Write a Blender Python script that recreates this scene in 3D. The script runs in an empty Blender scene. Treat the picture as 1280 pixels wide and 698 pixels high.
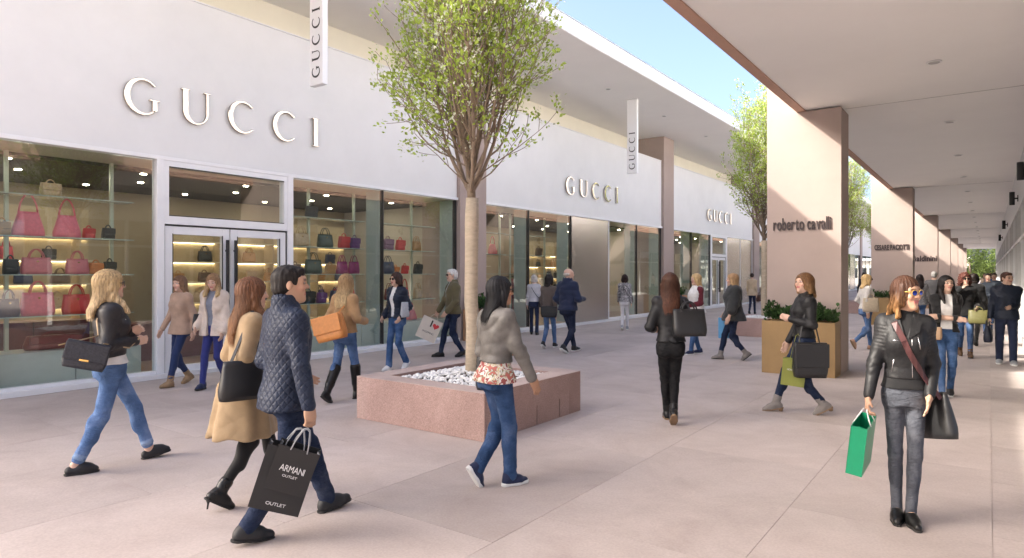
import bpy, bmesh, math, random
import numpy as np
from mathutils import Vector, Matrix

random.seed(7)
SC = bpy.context.scene
COL = SC.collection
R = math.radians

# ------------------------------------------------------------------ camera, sky, sun, exposure
YAW = 36.01
cam_d = bpy.data.cameras.new('camera')
cam_d.sensor_width = 36.0
cam_d.lens = 36.0 * 820.0 / 1280.0
cam_d.shift_y = -7.5 / 1280.0
cam_d.clip_start = 0.05
cam_d.clip_end = 3000
cam = bpy.data.objects.new('camera', cam_d)
COL.objects.link(cam)
cam.location = (0, 0, 1.68)
cam.rotation_euler = (R(90), 0, R(YAW))
SC.camera = cam

SUN_A, SUN_B, SUN_C = 1.0, 0.9, 0.94           # sun ray travels (+A, +B, -C)
sun_el = math.atan2(SUN_C, math.hypot(SUN_A, SUN_B))
sun_az = math.atan2(-SUN_A, -SUN_B)            # compass bearing of the sun, measured from +Y towards +X
world = bpy.data.worlds.new('World')
SC.world = world
world.use_nodes = True
wn = world.node_tree
for n in list(wn.nodes):
    wn.nodes.remove(n)
sky = wn.nodes.new('ShaderNodeTexSky')
sky.sky_type = 'NISHITA'
sky.sun_disc = False
sky.sun_elevation = sun_el
sky.sun_rotation = sun_az
sky.air_density = 0.7
sky.dust_density = 5.5
sky.ozone_density = 1.5
bg = wn.nodes.new('ShaderNodeBackground')
bg.inputs['Strength'].default_value = 0.15
wo = wn.nodes.new('ShaderNodeOutputWorld')
wn.links.new(sky.outputs[0], bg.inputs['Color'])
wn.links.new(bg.outputs[0], wo.inputs['Surface'])

sun_d = bpy.data.lights.new('sun', 'SUN')
sun_d.energy = 2.2
sun_d.angle = R(0.6)
sun_d.color = (1.0, 0.93, 0.83)
sun = bpy.data.objects.new('sun', sun_d)
COL.objects.link(sun)
sun.rotation_euler = Vector((SUN_A, SUN_B, -SUN_C)).to_track_quat('-Z', 'Y').to_euler()
sun.location = (-20, -10, 25)

SC.view_settings.view_transform = 'Standard'
SC.view_settings.look = 'None'
SC.view_settings.gamma = 1.0
SC.view_settings.exposure = 1.95
SC.cycles.use_denoising = True
SC.cycles.max_bounces = 8
SC.cycles.transparent_max_bounces = 16
SC.cycles.sample_clamp_indirect = 8.0

# ------------------------------------------------------------------ helpers
def link(o, parent=None):
    COL.objects.link(o)
    if parent is not None:
        o.parent = parent
    return o

def tag(o, label=None, cat=None, group=None, kind=None):
    if label: o['label'] = label
    if cat: o['category'] = cat
    if group: o['group'] = group
    if kind: o['kind'] = kind
    return o

def empty(name, loc=(0, 0, 0), rz=0.0, parent=None):
    o = bpy.data.objects.new(name, None)
    o.empty_display_size = 0.2
    link(o, parent)
    o.location = loc
    o.rotation_euler = (0, 0, rz)
    return o

def clone(o, parent=None):
    c = o.copy()
    link(c, parent)
    for ch in list(o.children):
        clone(ch, c)
    return c

class MB:
    """collects simple solids into one mesh"""
    def __init__(self):
        self.v = []; self.f = []
    def box(self, x0, x1, y0, y1, z0, z1):
        b = len(self.v)
        self.v += [(x0,y0,z0),(x1,y0,z0),(x1,y1,z0),(x0,y1,z0),(x0,y0,z1),(x1,y0,z1),(x1,y1,z1),(x0,y1,z1)]
        self.f += [(b,b+3,b+2,b+1),(b+4,b+5,b+6,b+7),(b,b+1,b+5,b+4),(b+1,b+2,b+6,b+5),(b+2,b+3,b+7,b+6),(b+3,b,b+4,b+7)]
        return self
    def tube(self, pts, radii, n=8, cap=True):
        pts = [Vector(p) for p in pts]
        if not hasattr(radii, '__len__'): radii = [radii] * len(pts)
        b = len(self.v)
        ref = None
        for i, p in enumerate(pts):
            if i == 0: d = pts[1] - pts[0]
            elif i == len(pts) - 1: d = pts[-1] - pts[-2]
            else: d = pts[i+1] - pts[i-1]
            if d.length < 1e-9: d = Vector((0, 0, 1))
            d.normalize()
            if ref is None:
                ref = d.orthogonal().normalized()
            ref = (ref - d * ref.dot(d))
            if ref.length < 1e-6: ref = d.orthogonal()
            ref.normalize()
            w = d.cross(ref)
            for k in range(n):
                a = 2 * math.pi * k / n
                q = p + (ref * math.cos(a) + w * math.sin(a)) * radii[i]
                self.v.append(q[:])
        for i in range(len(pts) - 1):
            for k in range(n):
                k2 = (k + 1) % n
                self.f.append((b+i*n+k, b+i*n+k2, b+(i+1)*n+k2, b+(i+1)*n+k))
        if cap:
            self.f.append(tuple(b + k for k in range(n))[::-1])
            e = b + (len(pts) - 1) * n
            self.f.append(tuple(e + k for k in range(n)))
        return self
    def ribbon(self, pts, sides, w, t):
        """flat strap: pts polyline, sides unit vectors across the strap"""
        b = len(self.v); m = len(pts)
        for i, p in enumerate(pts):
            p = Vector(p); s = Vector(sides[i]).normalized()
            d = (Vector(pts[min(i+1, m-1)]) - Vector(pts[max(i-1, 0)])).normalized()
            nrm = d.cross(s).normalized()
            for a, c in ((-1,-1),(1,-1),(1,1),(-1,1)):
                self.v.append((p + s * (a * w / 2) + nrm * (c * t / 2))[:])
        for i in range(m - 1):
            for k in range(4):
                k2 = (k + 1) % 4
                self.f.append((b+i*4+k, b+i*4+k2, b+(i+1)*4+k2, b+(i+1)*4+k))
        self.f.append((b+3, b+2, b+1, b)); e = b + (m-1)*4
        self.f.append((e, e+1, e+2, e+3))
        return self
    def poly(self, pts2, fn, depth_a, depth_b):
        """extrude a closed 2-D outline; fn(u, v, d) -> xyz"""
        b = len(self.v); n = len(pts2)
        for d in (depth_a, depth_b):
            for (u, v) in pts2: self.v.append(fn(u, v, d))
        self.f.append(tuple(range(b, b + n)))
        self.f.append(tuple(range(b + 2*n - 1, b + n - 1, -1)))
        for i in range(n):
            j = (i + 1) % n
            self.f.append((b+j, b+i, b+n+i, b+n+j))
        return self
    def build(self, name, mat, parent=None, smooth=False, loc=None, bevel=0.0, seg=2):
        me = bpy.data.meshes.new(name)
        me.from_pydata([tuple(v) for v in self.v], [], self.f)
        me.update()
        bm = bmesh.new(); bm.from_mesh(me)
        if bevel > 0:
            bmesh.ops.bevel(bm, geom=[e for e in bm.edges if e.is_manifold and e.calc_face_angle(0) > 0.5], offset=bevel, segments=seg, affect='EDGES', profile=0.5)
        bmesh.ops.recalc_face_normals(bm, faces=bm.faces)
        bm.to_mesh(me); bm.free()
        if smooth:
            me.polygons.foreach_set('use_smooth', [True] * len(me.polygons))
        if mat: me.materials.append(mat)
        o = bpy.data.objects.new(name, me)
        link(o, parent)
        if loc: o.location = loc
        return o

def box(name, mat, b, parent=None, bevel=0.0, seg=2):
    return MB().box(*b).build(name, mat, parent, bevel=bevel, seg=seg)

# ------------------------------------------------------------------ materials
MATS = {}
def mat(name, col, rough=0.6, metal=0.0, var=0.12, scale=6.0, bump=0.0, bscale=40.0, coords='Object', spec=0.5, stretch=(1,1,1),
        coat=0.0, rand=0.0, detail=4.0, rvar=0.0, sheen=0.0, trans=0.0):
    if name in MATS: return MATS[name]
    m = bpy.data.materials.new(name); m.use_nodes = True
    nt = m.node_tree; N = nt.nodes; L = nt.links
    p = N['Principled BSDF']
    p.inputs['Roughness'].default_value = rough
    p.inputs['Metallic'].default_value = metal
    p.inputs['Specular IOR Level'].default_value = spec
    p.inputs['Coat Weight'].default_value = coat
    p.inputs['Coat Roughness'].default_value = 0.15
    if sheen: p.inputs['Sheen Weight'].default_value = sheen
    if len(col) == 3: col = (*col, 1)
    vec = None
    if var > 0 or bump > 0 or rvar > 0:
        if coords == 'World':
            g = N.new('ShaderNodeNewGeometry'); src = g.outputs['Position']
        else:
            t = N.new('ShaderNodeTexCoord'); src = t.outputs['Object']
        mp = N.new('ShaderNodeMapping'); mp.inputs['Scale'].default_value = stretch
        L.new(src, mp.inputs['Vector']); vec = mp.outputs[0]
    if var > 0:
        no = N.new('ShaderNodeTexNoise'); no.inputs['Scale'].default_value = scale; no.inputs['Detail'].default_value = detail
        no.inputs['Roughness'].default_value = 0.65
        L.new(vec, no.inputs['Vector'])
        cr = N.new('ShaderNodeValToRGB')
        cr.color_ramp.elements[0].position = 0.3; cr.color_ramp.elements[1].position = 0.7
        cr.color_ramp.elements[0].color = tuple(max(0, c * (1 - var)) for c in col[:3]) + (1,)
        cr.color_ramp.elements[1].color = tuple(min(1, c * (1 + var)) for c in col[:3]) + (1,)
        L.new(no.outputs['Fac'], cr.inputs['Fac'])
        out = cr.outputs['Color']
        if rand > 0:
            oi = N.new('ShaderNodeObjectInfo')
            mr = N.new('ShaderNodeMapRange')
            mr.inputs['To Min'].default_value = 1 - rand; mr.inputs['To Max'].default_value = 1 + rand
            L.new(oi.outputs['Random'], mr.inputs['Value'])
            mx = N.new('ShaderNodeVectorMath'); mx.operation = 'SCALE'
            L.new(out, mx.inputs[0]); L.new(mr.outputs[0], mx.inputs['Scale'])
            out = mx.outputs[0]
        L.new(out, p.inputs['Base Color'])
        if rvar > 0:
            rr = N.new('ShaderNodeMapRange')
            rr.inputs['To Min'].default_value = max(0.02, rough - rvar); rr.inputs['To Max'].default_value = min(1, rough + rvar)
            L.new(no.outputs['Fac'], rr.inputs['Value']); L.new(rr.outputs[0], p.inputs['Roughness'])
    else:
        p.inputs['Base Color'].default_value = col
    if bump > 0:
        nb = N.new('ShaderNodeTexNoise'); nb.inputs['Scale'].default_value = bscale; nb.inputs['Detail'].default_value = 5
        L.new(vec, nb.inputs['Vector'])
        bp = N.new('ShaderNodeBump'); bp.inputs['Strength'].default_value = bump; bp.inputs['Distance'].default_value = 0.01
        L.new(nb.outputs['Fac'], bp.inputs['Height']); L.new(bp.outputs[0], p.inputs['Normal'])
    MATS[name] = m
    return m

def emis(name, col, s):
    if name in MATS: return MATS[name]
    m = bpy.data.materials.new(name); m.use_nodes = True
    p = m.node_tree.nodes['Principled BSDF']
    p.inputs['Base Color'].default_value = (*col, 1)
    p.inputs['Emission Color'].default_value = (*col, 1)
    p.inputs['Emission Strength'].default_value = s
    MATS[name] = m
    return m

def glass_mat(name='clear_glass', tint=(0.9, 0.96, 0.93), ior=1.6, base=0.0):
    if name in MATS: return MATS[name]
    m = bpy.data.materials.new(name); m.use_nodes = True
    nt = m.node_tree; N = nt.nodes; L = nt.links
    N.remove(N['Principled BSDF'])
    out = N['Material Output']
    tr = N.new('ShaderNodeBsdfTransparent'); tr.inputs['Color'].default_value = (*tint, 1)
    gl = N.new('ShaderNodeBsdfGlossy'); gl.inputs['Roughness'].default_value = 0.0; gl.inputs['Color'].default_value = (0.95, 0.97, 0.96, 1)
    lw = N.new('ShaderNodeLayerWeight'); lw.inputs['Blend'].default_value = 0.5
    pw = N.new('ShaderNodeMath'); pw.operation = 'POWER'; pw.inputs[1].default_value = 4.0
    L.new(lw.outputs['Facing'], pw.inputs[0])
    ad = N.new('ShaderNodeMath'); ad.operation = 'MULTIPLY_ADD'; ad.use_clamp = True
    ad.inputs[1].default_value = 0.75; ad.inputs[2].default_value = 0.055 + base
    L.new(pw.outputs[0], ad.inputs[0])
    mx = N.new('ShaderNodeMixShader')
    L.new(ad.outputs[0], mx.inputs['Fac']); L.new(tr.outputs[0], mx.inputs[1]); L.new(gl.outputs[0], mx.inputs[2])
    L.new(mx.outputs[0], out.inputs['Surface'])
    MATS[name] = m
    return m

def stone_mat(name, a, b, c, rand=0.07, fine=60.0, rough=0.75, spk=0.07):
    """mottled limestone: broad stains, fine speckle, per-slab tone"""
    m = bpy.data.materials.new(name); m.use_nodes = True
    nt = m.node_tree; N = nt.nodes; L = nt.links
    p = N['Principled BSDF']
    g = N.new('ShaderNodeNewGeometry')
    oi = N.new('ShaderNodeObjectInfo')
    off = N.new('ShaderNodeVectorMath'); off.operation = 'SCALE'
    cb = N.new('ShaderNodeCombineXYZ')
    for i in range(3): L.new(oi.outputs['Random'], cb.inputs[i])
    L.new(cb.outputs[0], off.inputs[0]); off.inputs['Scale'].default_value = 37.0
    ad = N.new('ShaderNodeVectorMath'); ad.operation = 'ADD'
    L.new(g.outputs['Position'], ad.inputs[0]); L.new(off.outputs[0], ad.inputs[1])
    n1 = N.new('ShaderNodeTexNoise'); n1.inputs['Scale'].default_value = 1.3; n1.inputs['Detail'].default_value = 7; n1.inputs['Roughness'].default_value = 0.68
    n1.inputs['Distortion'].default_value = 0.6
    L.new(ad.outputs[0], n1.inputs['Vector'])
    cr = N.new('ShaderNodeValToRGB'); e = cr.color_ramp.elements
    e[0].position = 0.32; e[0].color = (*a, 1); e[1].position = 0.68; e[1].color = (*c, 1)
    k = e.new(0.5); k.color = (*b, 1)
    L.new(n1.outputs['Fac'], cr.inputs['Fac'])
    n2 = N.new('ShaderNodeTexNoise'); n2.inputs['Scale'].default_value = fine; n2.inputs['Detail'].default_value = 3
    L.new(ad.outputs[0], n2.inputs['Vector'])
    m2 = N.new('ShaderNodeMapRange'); m2.inputs['From Min'].default_value = 0.3; m2.inputs['From Max'].default_value = 0.7
    m2.inputs['To Min'].default_value = 1 - spk; m2.inputs['To Max'].default_value = 1 + spk
    L.new(n2.outputs['Fac'], m2.inputs['Value'])
    m3 = N.new('ShaderNodeMapRange'); m3.inputs['To Min'].default_value = 1 - rand; m3.inputs['To Max'].default_value = 1 + rand
    L.new(oi.outputs['Random'], m3.inputs['Value'])
    mu = N.new('ShaderNodeMath'); mu.operation = 'MULTIPLY'; L.new(m2.outputs[0], mu.inputs[0]); L.new(m3.outputs[0], mu.inputs[1])
    # soft foot-traffic stains that run across slabs
    n3 = N.new('ShaderNodeTexNoise'); n3.inputs['Scale'].default_value = 0.45; n3.inputs['Detail'].default_value = 5; n3.inputs['Roughness'].default_value = 0.6
    L.new(g.outputs['Position'], n3.inputs['Vector'])
    m4 = N.new('ShaderNodeMapRange'); m4.inputs['From Min'].default_value = 0.35; m4.inputs['From Max'].default_value = 0.65
    m4.inputs['To Min'].default_value = 0.88; m4.inputs['To Max'].default_value = 1.08
    L.new(n3.outputs['Fac'], m4.inputs['Value'])
    mu2 = N.new('ShaderNodeMath'); mu2.operation = 'MULTIPLY'; L.new(mu.outputs[0], mu2.inputs[0]); L.new(m4.outputs[0], mu2.inputs[1])
    # pale dried puddle marks
    sc = N.new('ShaderNodeVectorMath'); sc.operation = 'SCALE'
    L.new(cr.outputs['Color'], sc.inputs[0]); L.new(mu2.outputs[0], sc.inputs['Scale'])
    n5 = N.new('ShaderNodeTexNoise'); n5.inputs['Scale'].default_value = 2.6; n5.inputs['Detail'].default_value = 9; n5.inputs['Roughness'].default_value = 0.75
    L.new(g.outputs['Position'], n5.inputs['Vector'])
    m6 = N.new('ShaderNodeMapRange'); m6.inputs['From Min'].default_value = 0.62; m6.inputs['From Max'].default_value = 0.74
    m6.inputs['To Min'].default_value = 0.0; m6.inputs['To Max'].default_value = 0.35
    L.new(n5.outputs['Fac'], m6.inputs['Value'])
    mxc = N.new('ShaderNodeMix'); mxc.data_type = 'RGBA'
    L.new(m6.outputs[0], mxc.inputs['Factor']); L.new(sc.outputs[0], mxc.inputs['A']); mxc.inputs['B'].default_value = (c[0]*1.15, c[1]*1.18, c[2]*1.2, 1)
    L.new(mxc.outputs['Result'], p.inputs['Base Color'])
    p.inputs['Roughness'].default_value = rough
    p.inputs['Specular IOR Level'].default_value = 0.35
    bp = N.new('ShaderNodeBump'); bp.inputs['Strength'].default_value = 0.18; bp.inputs['Distance'].default_value = 0.004
    L.new(n2.outputs['Fac'], bp.inputs['Height']); L.new(bp.outputs[0], p.inputs['Normal'])
    MATS[name] = m
    return m

M_PAVE = stone_mat('paving_stone', (0.43, 0.365, 0.335), (0.475, 0.41, 0.38), (0.515, 0.45, 0.42))
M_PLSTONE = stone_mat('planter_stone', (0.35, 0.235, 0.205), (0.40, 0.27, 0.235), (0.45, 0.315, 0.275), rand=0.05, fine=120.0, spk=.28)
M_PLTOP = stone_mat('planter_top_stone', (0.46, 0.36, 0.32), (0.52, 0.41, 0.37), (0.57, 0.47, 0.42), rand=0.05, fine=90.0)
M_JOINT = mat('joint_mortar', (0.47, 0.40, 0.37), 0.9, var=0.2, coords='World')
M_WHITE = mat('white_render', (0.735, 0.735, 0.735), 0.55, var=0.03, scale=1.2, bump=0.03, bscale=120, coords='World')
M_SOFFIT = mat('soffit_paint', (0.88, 0.86, 0.84), 0.8, var=0.02, scale=0.8, coords='World')
M_CEIL = mat('canopy_soffit_paint', (0.90, 0.885, 0.86), 0.8, var=0.02, scale=0.7, coords='World', bump=0.02, bscale=90)
M_FASCIA = mat('white_fascia', (0.83, 0.83, 0.83), 0.5, var=0.02, coords='World')
M_CREAM = mat('cream_wall', (0.86, 0.82, 0.69), 0.8, var=0.03, scale=1.0, coords='World')
M_FIN = mat('pink_render', (0.395, 0.315, 0.28), 0.8, var=0.045, scale=1.6, bump=0.05, bscale=150, coords='World', detail=6)
M_TERRA = mat('terracotta_edge', (0.50, 0.31, 0.235), 0.75, var=0.05, coords='World')
M_FRAME = mat('white_aluminium', (0.80, 0.805, 0.82), 0.4, var=0.02)
M_DARKFR = mat('dark_frame', (0.02, 0.02, 0.022), 0.4, var=0.0)
M_STEEL = None
M_GLASS = glass_mat('clear_glass', (0.955, 0.98, 0.965), 1.55, 0.015)
M_GLASSEDGE = mat('green_glass_edge', (0.40, 0.48, 0.46), 0.25, var=0.05)
M_CHROME = mat('polished_metal', (0.50, 0.45, 0.40), 0.06, 1.0, var=0.0)
M_BLACK = mat('black_paint', (0.012, 0.012, 0.013), 0.45, var=0.0)
M_LETTER = mat('dark_bronze_letters', (0.045, 0.03, 0.03), 0.4, var=0.0)

def steel_mat():
    m = bpy.data.materials.new('brushed_steel'); m.use_nodes = True
    nt = m.node_tree; N = nt.nodes; L = nt.links
    p = N['Principled BSDF']; p.inputs['Metallic'].default_value = 1.0
    t = N.new('ShaderNodeNewGeometry'); mp = N.new('ShaderNodeMapping'); mp.inputs['Scale'].default_value = (1, 60, 0.6)
    L.new(t.outputs['Position'], mp.inputs['Vector'])
    no = N.new('ShaderNodeTexNoise'); no.inputs['Scale'].default_value = 2.0; no.inputs['Detail'].default_value = 6
    L.new(mp.outputs[0], no.inputs['Vector'])
    cr = N.new('ShaderNodeValToRGB'); cr.color_ramp.elements[0].color = (0.50, 0.475, 0.445, 1); cr.color_ramp.elements[1].color = (0.58, 0.555, 0.525, 1)
    L.new(no.outputs['Fac'], cr.inputs['Fac']); L.new(cr.outputs['Color'], p.inputs['Base Color'])
    mr = N.new('ShaderNodeMapRange'); mr.inputs['To Min'].default_value = 0.20; mr.inputs['To Max'].default_value = 0.30
    L.new(no.outputs['Fac'], mr.inputs['Value']); L.new(mr.outputs[0], p.inputs['Roughness'])
    return m
M_STEEL = steel_mat()
# ------------------------------------------------------------------ ground and paving
ground = box('ground', M_JOINT, (-60, 60, -30, 400, -0.5, -0.035))
tag(ground, kind='structure')
bed = box('pavement', M_JOINT, (-10.95, 1.6, -3.0, 95.0, -0.03, -0.007))
tag(bed, kind='structure')
XJ = [-10.66, -9.45, -7.75, -6.55, -5.15, -3.83, -2.50, -1.16, 0.02, 1.6]
slab_me = None
rs = random.Random(11)
slabs = []
for i in range(len(XJ) - 1):
    y = -2.6 + rs.random() * 1.2
    while y < 95:
        ln = rs.choice([1.35, 1.6, 1.9, 2.3])
        slabs.append((XJ[i], XJ[i+1], y, y + ln)); y += ln
def slab_key(s):
    d = math.hypot((s[0]+s[1])/2, (s[2]+s[3])/2)
    ang = math.degrees(math.atan2(-(s[0]+s[1])/2, (s[2]+s[3])/2))
    vis = -12 < ang < 85 and s[3] > 0
    return (not vis, d)
slabs.sort(key=slab_key)
far = MB()
for n, s in enumerate(slabs):
    g = 0.0015
    if n < 290:
        if slab_me is None:
            o = MB().box(-0.5, 0.5, -0.5, 0.5, -0.02, 0.0).build('slab', M_PAVE, bed); slab_me = o.data
        else:
            o = link(bpy.data.objects.new('slab', slab_me), bed)
        o.location = ((s[0]+s[1])/2, (s[2]+s[3])/2, rs.uniform(-0.0012, 0.0))
        o.scale = (s[1]-s[0]-2*g, s[3]-s[2]-2*g, 1)
    else:
        far.box(s[0]+g, s[1]-g, s[2]+g, s[3]-g, -0.02, 0)
fo = far.build('far_slabs', M_PAVE, bed); fo['kind'] = 'stuff'

# ------------------------------------------------------------------ left shop building
XF = -10.70
BAY = 12.6
NB = 7
shop = empty('shop_building', (-10.7, 0, 0))
tag(shop, 'long shop building with white upper panels, glazed shopfront and deep overhanging roof', 'building')
shop.location = (0, 0, 0)
Y0, Y1 = -0.2, -0.2 + BAY * NB
rf = box('roof', M_FASCIA, (-30, -7.8, -5.7, Y1 + 1.0, 7.215, 7.56), shop)
box('soffit', M_SOFFIT, (-11.92, -7.815, -5.65, Y1 + 0.95, 7.2, 7.214), rf)
box('drip_edge', mat('grey_flashing', (0.6, 0.61, 0.62), 0.4, 0.6, var=0), (-7.93, -7.775, -5.72, Y1 + 1.02, 7.562, 7.585), rf)
cw = box('clerestory_wall', M_CREAM, (-12.1, -11.9, Y0, Y1, 3.75, 7.198), shop)
box('rear_wall', M_CREAM, (-30, -16.2, Y0, Y1, 0.0, 7.2), shop)
ends = box('end_wall', M_CREAM, (-16.19, -12.11, -0.6, -0.25, 0.0, 7.198), shop)
M_SOFFL = emis('lamp_glass', (1.0, 0.9, 0.75), 3.0)
M_RING = mat('downlight_ring', (0.75, 0.75, 0.75), 0.3, 0.5, var=0)
def disc(name, m, x, y, z, r, h, parent, n=20):
    return MB().tube([(x, y, z), (x, y, z - h)], r, n).build(name, m, parent, smooth=False)
M_LENS = mat('downlight_lens', (0.55, 0.55, 0.53), 0.2, var=0)
for y in [5.0 + 4.2 * k for k in range(14)]:
    d_ = disc('downlight', M_RING, -9.23, y, 7.199, 0.085, 0.012, shop)
    disc('lens', M_LENS, -9.23, y, 7.1865, 0.06, 0.004, d_)
for k in range(NB + 1):
    ya = Y0 + BAY * k
    c = MB().box(-11.895, -10.60, ya, ya + 1.05, 0.0, 7.199).build('column', M_FIN, shop, bevel=0.008)
# white panels above the glazing
M_GAP = mat('shadow_gap', (0.25, 0.25, 0.26), 0.7, var=0)
for k in range(NB):
    ya = Y0 + 1.05 + BAY * k + 0.006; yb = Y0 + BAY * (k + 1) - 0.006
    MB().box(-11.85, XF, ya, yb, 3.555, 6.2).build('white_panel', M_WHITE, shop, bevel=0.01)
    box('parapet_cap', M_FASCIA, (-11.86, XF + 0.012, ya, yb, 6.202, 6.222), shop)
    # floor plinth under the glazing
    box('plinth', M_WHITE, (-10.92, -10.60, ya + .01, yb - .01, 0.0, 0.075), shop, bevel=0.006)
    box('head_rail', M_FRAME, (-10.86, -10.655, ya, yb, 3.49, 3.553), shop)

def pane(parent, ya, yb, za, zb, x=-10.735, t=0.012, m=None):
    return box('pane', m or M_GLASS, (x, x + t, ya, yb, za, zb), parent)
def window(ya, yb, joint=True, left_post=None):
    """floor-to-head glass with a thin bottom rail and a dark joint at its far side"""
    w = MB().box(-10.80, -10.665, ya + .002, yb - .002, 0.077, 0.125).build('window', M_FRAME, shop)
    pane(w, ya + 0.008, yb - 0.008, 0.128, 3.487)
    if joint:
        box('joint', M_DARKFR, (-10.80, -10.70, yb - 0.03, yb - 0.009, 0.13, 3.486), w)
        box('glass_fin', M_GLASSEDGE, (-11.22, -10.81, yb - 0.05, yb - 0.03, 0.13, 3.486), w)
    return w
def post(ya, yb):
    return box('frame_post', M_FRAME, (-10.83, -10.655, ya, yb, 0.076, 3.489), shop, bevel=0.006)
def steel(ya, yb):
    p_ = box('steel_panel', M_STEEL, (-10.80, -10.71, ya + .006, yb - .006, 0.078, 3.488), shop)
    box('seam', M_FRAME, (-10.80, -10.69, yb - 0.028, yb + 0.002, 0.079, 3.487), p_)
    return p_
def doors(ya, yb):
    post(ya, ya + 0.12); post(yb - 0.12, yb)
    a, b = ya + 0.122, yb - 0.122
    tr = MB().box(-10.82, -10.665, a, b, 2.47, 2.60).box(-10.82, -10.665, a, b, 3.40, 3.488) \
        .box(-10.82, -10.665, a, a + 0.07, 2.6, 3.4).box(-10.82, -10.665, b - 0.07, b, 2.6, 3.4).build('transom_window', M_FRAME, shop)
    pane(tr, a + 0.07, b - 0.07, 2.6, 3.4)
    MB().box(-10.70, -10.672, a + .07, b - .07, 2.6, 2.615).box(-10.70, -10.672, a + .07, b - .07, 3.385, 3.4).build('gasket', M_DARKFR, tr)
    mid = (a + b) / 2
    for (p, q, s) in ((a + 0.02, mid - 0.012, 1), (mid + 0.012, b - 0.02, -1)):
        d = MB().box(-10.78, -10.70, p, p + 0.13, 0.03, 2.44).box(-10.78, -10.70, q - 0.13, q, 0.03, 2.44) \
            .box(-10.78, -10.70, p + 0.13, q - 0.13, 0.03, 0.17).box(-10.78, -10.70, p + 0.13, q - 0.13, 2.31, 2.44).build('glass_door', M_FRAME, shop, bevel=0.004)
        pane(d, p + 0.13, q - 0.13, 0.17, 2.31)
        hy = q - 0.065 if s > 0 else p + 0.065
        MB().box(-10.66, -10.625, hy - 0.022, hy + 0.022, 0.75, 2.25).box(-10.70, -10.66, hy - 0.012, hy + 0.012, 0.9, 0.93) \
            .box(-10.70, -10.66, hy - 0.012, hy + 0.012, 2.05, 2.08).build('pull_handle', M_DARKFR, d)
        MB().box(-10.712, -10.694, p + .12, p + .132, .16, 2.32).box(-10.712, -10.694, q - .132, q - .12, .16, 2.32).build('gasket', M_DARKFR, d)
    MB().box(-10.80, -10.69, a, a + 0.017, 0.03, 2.465).box(-10.80, -10.69, b - 0.017, b, 0.03, 2.465).box(-10.80, -10.69, a + .018, b - .018, 2.445, 2.466).build('door_reveal', M_DARKFR, shop)

# bay 1 .. 3 as seen, the farther bays repeat
window(0.9, 3.0); window(3.0, 5.09, joint=False)
doors(5.10, 7.62)
window(7.63, 9.96); window(9.96, 12.38)
window(13.47, 15.58); window(15.58, 17.93); steel(17.96, 20.47); window(20.5, 22.75); window(22.77, 24.97)
window(26.08, 28.35); window(28.35, 30.72); doors(30.74, 33.1); steel(33.12, 35.4); steel(35.4, 37.55)
for k in range(3, NB):
    ya = Y0 + 1.06 + BAY * k
    for j in range(4):
        w0 = ya + j * 2.87
        (steel if (j == 2 and k % 2) else window)(w0 + .01, w0 + 2.86)
# interior shell
M_IFLOOR = mat('shop_floor', (0.22, 0.14, 0.10), 0.35, var=0.2, scale=3, stretch=(1, 8, 1))
M_IWALL = mat('shop_wall', (0.40, 0.33, 0.23), 0.6, var=0.1, scale=0.8)
M_ICEIL = mat('shop_ceiling_dark', (0.035, 0.035, 0.04), 0.7, var=0)
M_IBLK = mat('shop_bulkhead', (0.50, 0.46, 0.40), 0.7, var=0.03)
box('shop_floor', M_IFLOOR, (-16.19, -10.93, Y0 + .2, Y1, -0.02, 0.03), shop)
box('shop_ceiling', M_ICEIL, (-16.19, -11.87, Y0 + .2, Y1, 3.45, 3.54), shop)
box('bulkhead', M_IBLK, (-11.86, -10.87, Y0 + .2, Y1, 3.50, 3.548), shop)
box('back_panel', M_IWALL, (-15.5, -15.4, Y0 + .2, Y1, 0.031, 3.449), shop)
for k in range(1, NB):
    yk = Y0 + BAY * k
    box('partition', M_IBLK, (-15.39, -11.9, yk + 0.35, yk + 0.6, 0.031, 3.449), shop)
M_SPOT = emis('spot_lamp', (1.0, 0.86, 0.62), 30.0)
for k in range(3):
    for j in range(6):
        for i, xx in enumerate((-12.2, -13.4, -14.6)):
            yy = 1.6 + BAY * k + 2.0 * j + (0.5 if i == 1 else 0)
            disc('spot_light', M_SPOT, xx, yy, 3.448, 0.05, 0.008, shop, 12)
for k in range(3):
    for j in range(2):
        ld = bpy.data.lights.new('shop_lamp', 'AREA'); ld.shape = 'RECTANGLE'; ld.size = 2.6; ld.size_y = 5.2
        ld.energy = 11; ld.color = (1.0, 0.90, 0.76)
        lo = bpy.data.objects.new('shop_lamp', ld); link(lo, shop)
        lo.location = (-13.4, 3.6 + BAY * k + 6.0 * j, 3.42)

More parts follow.
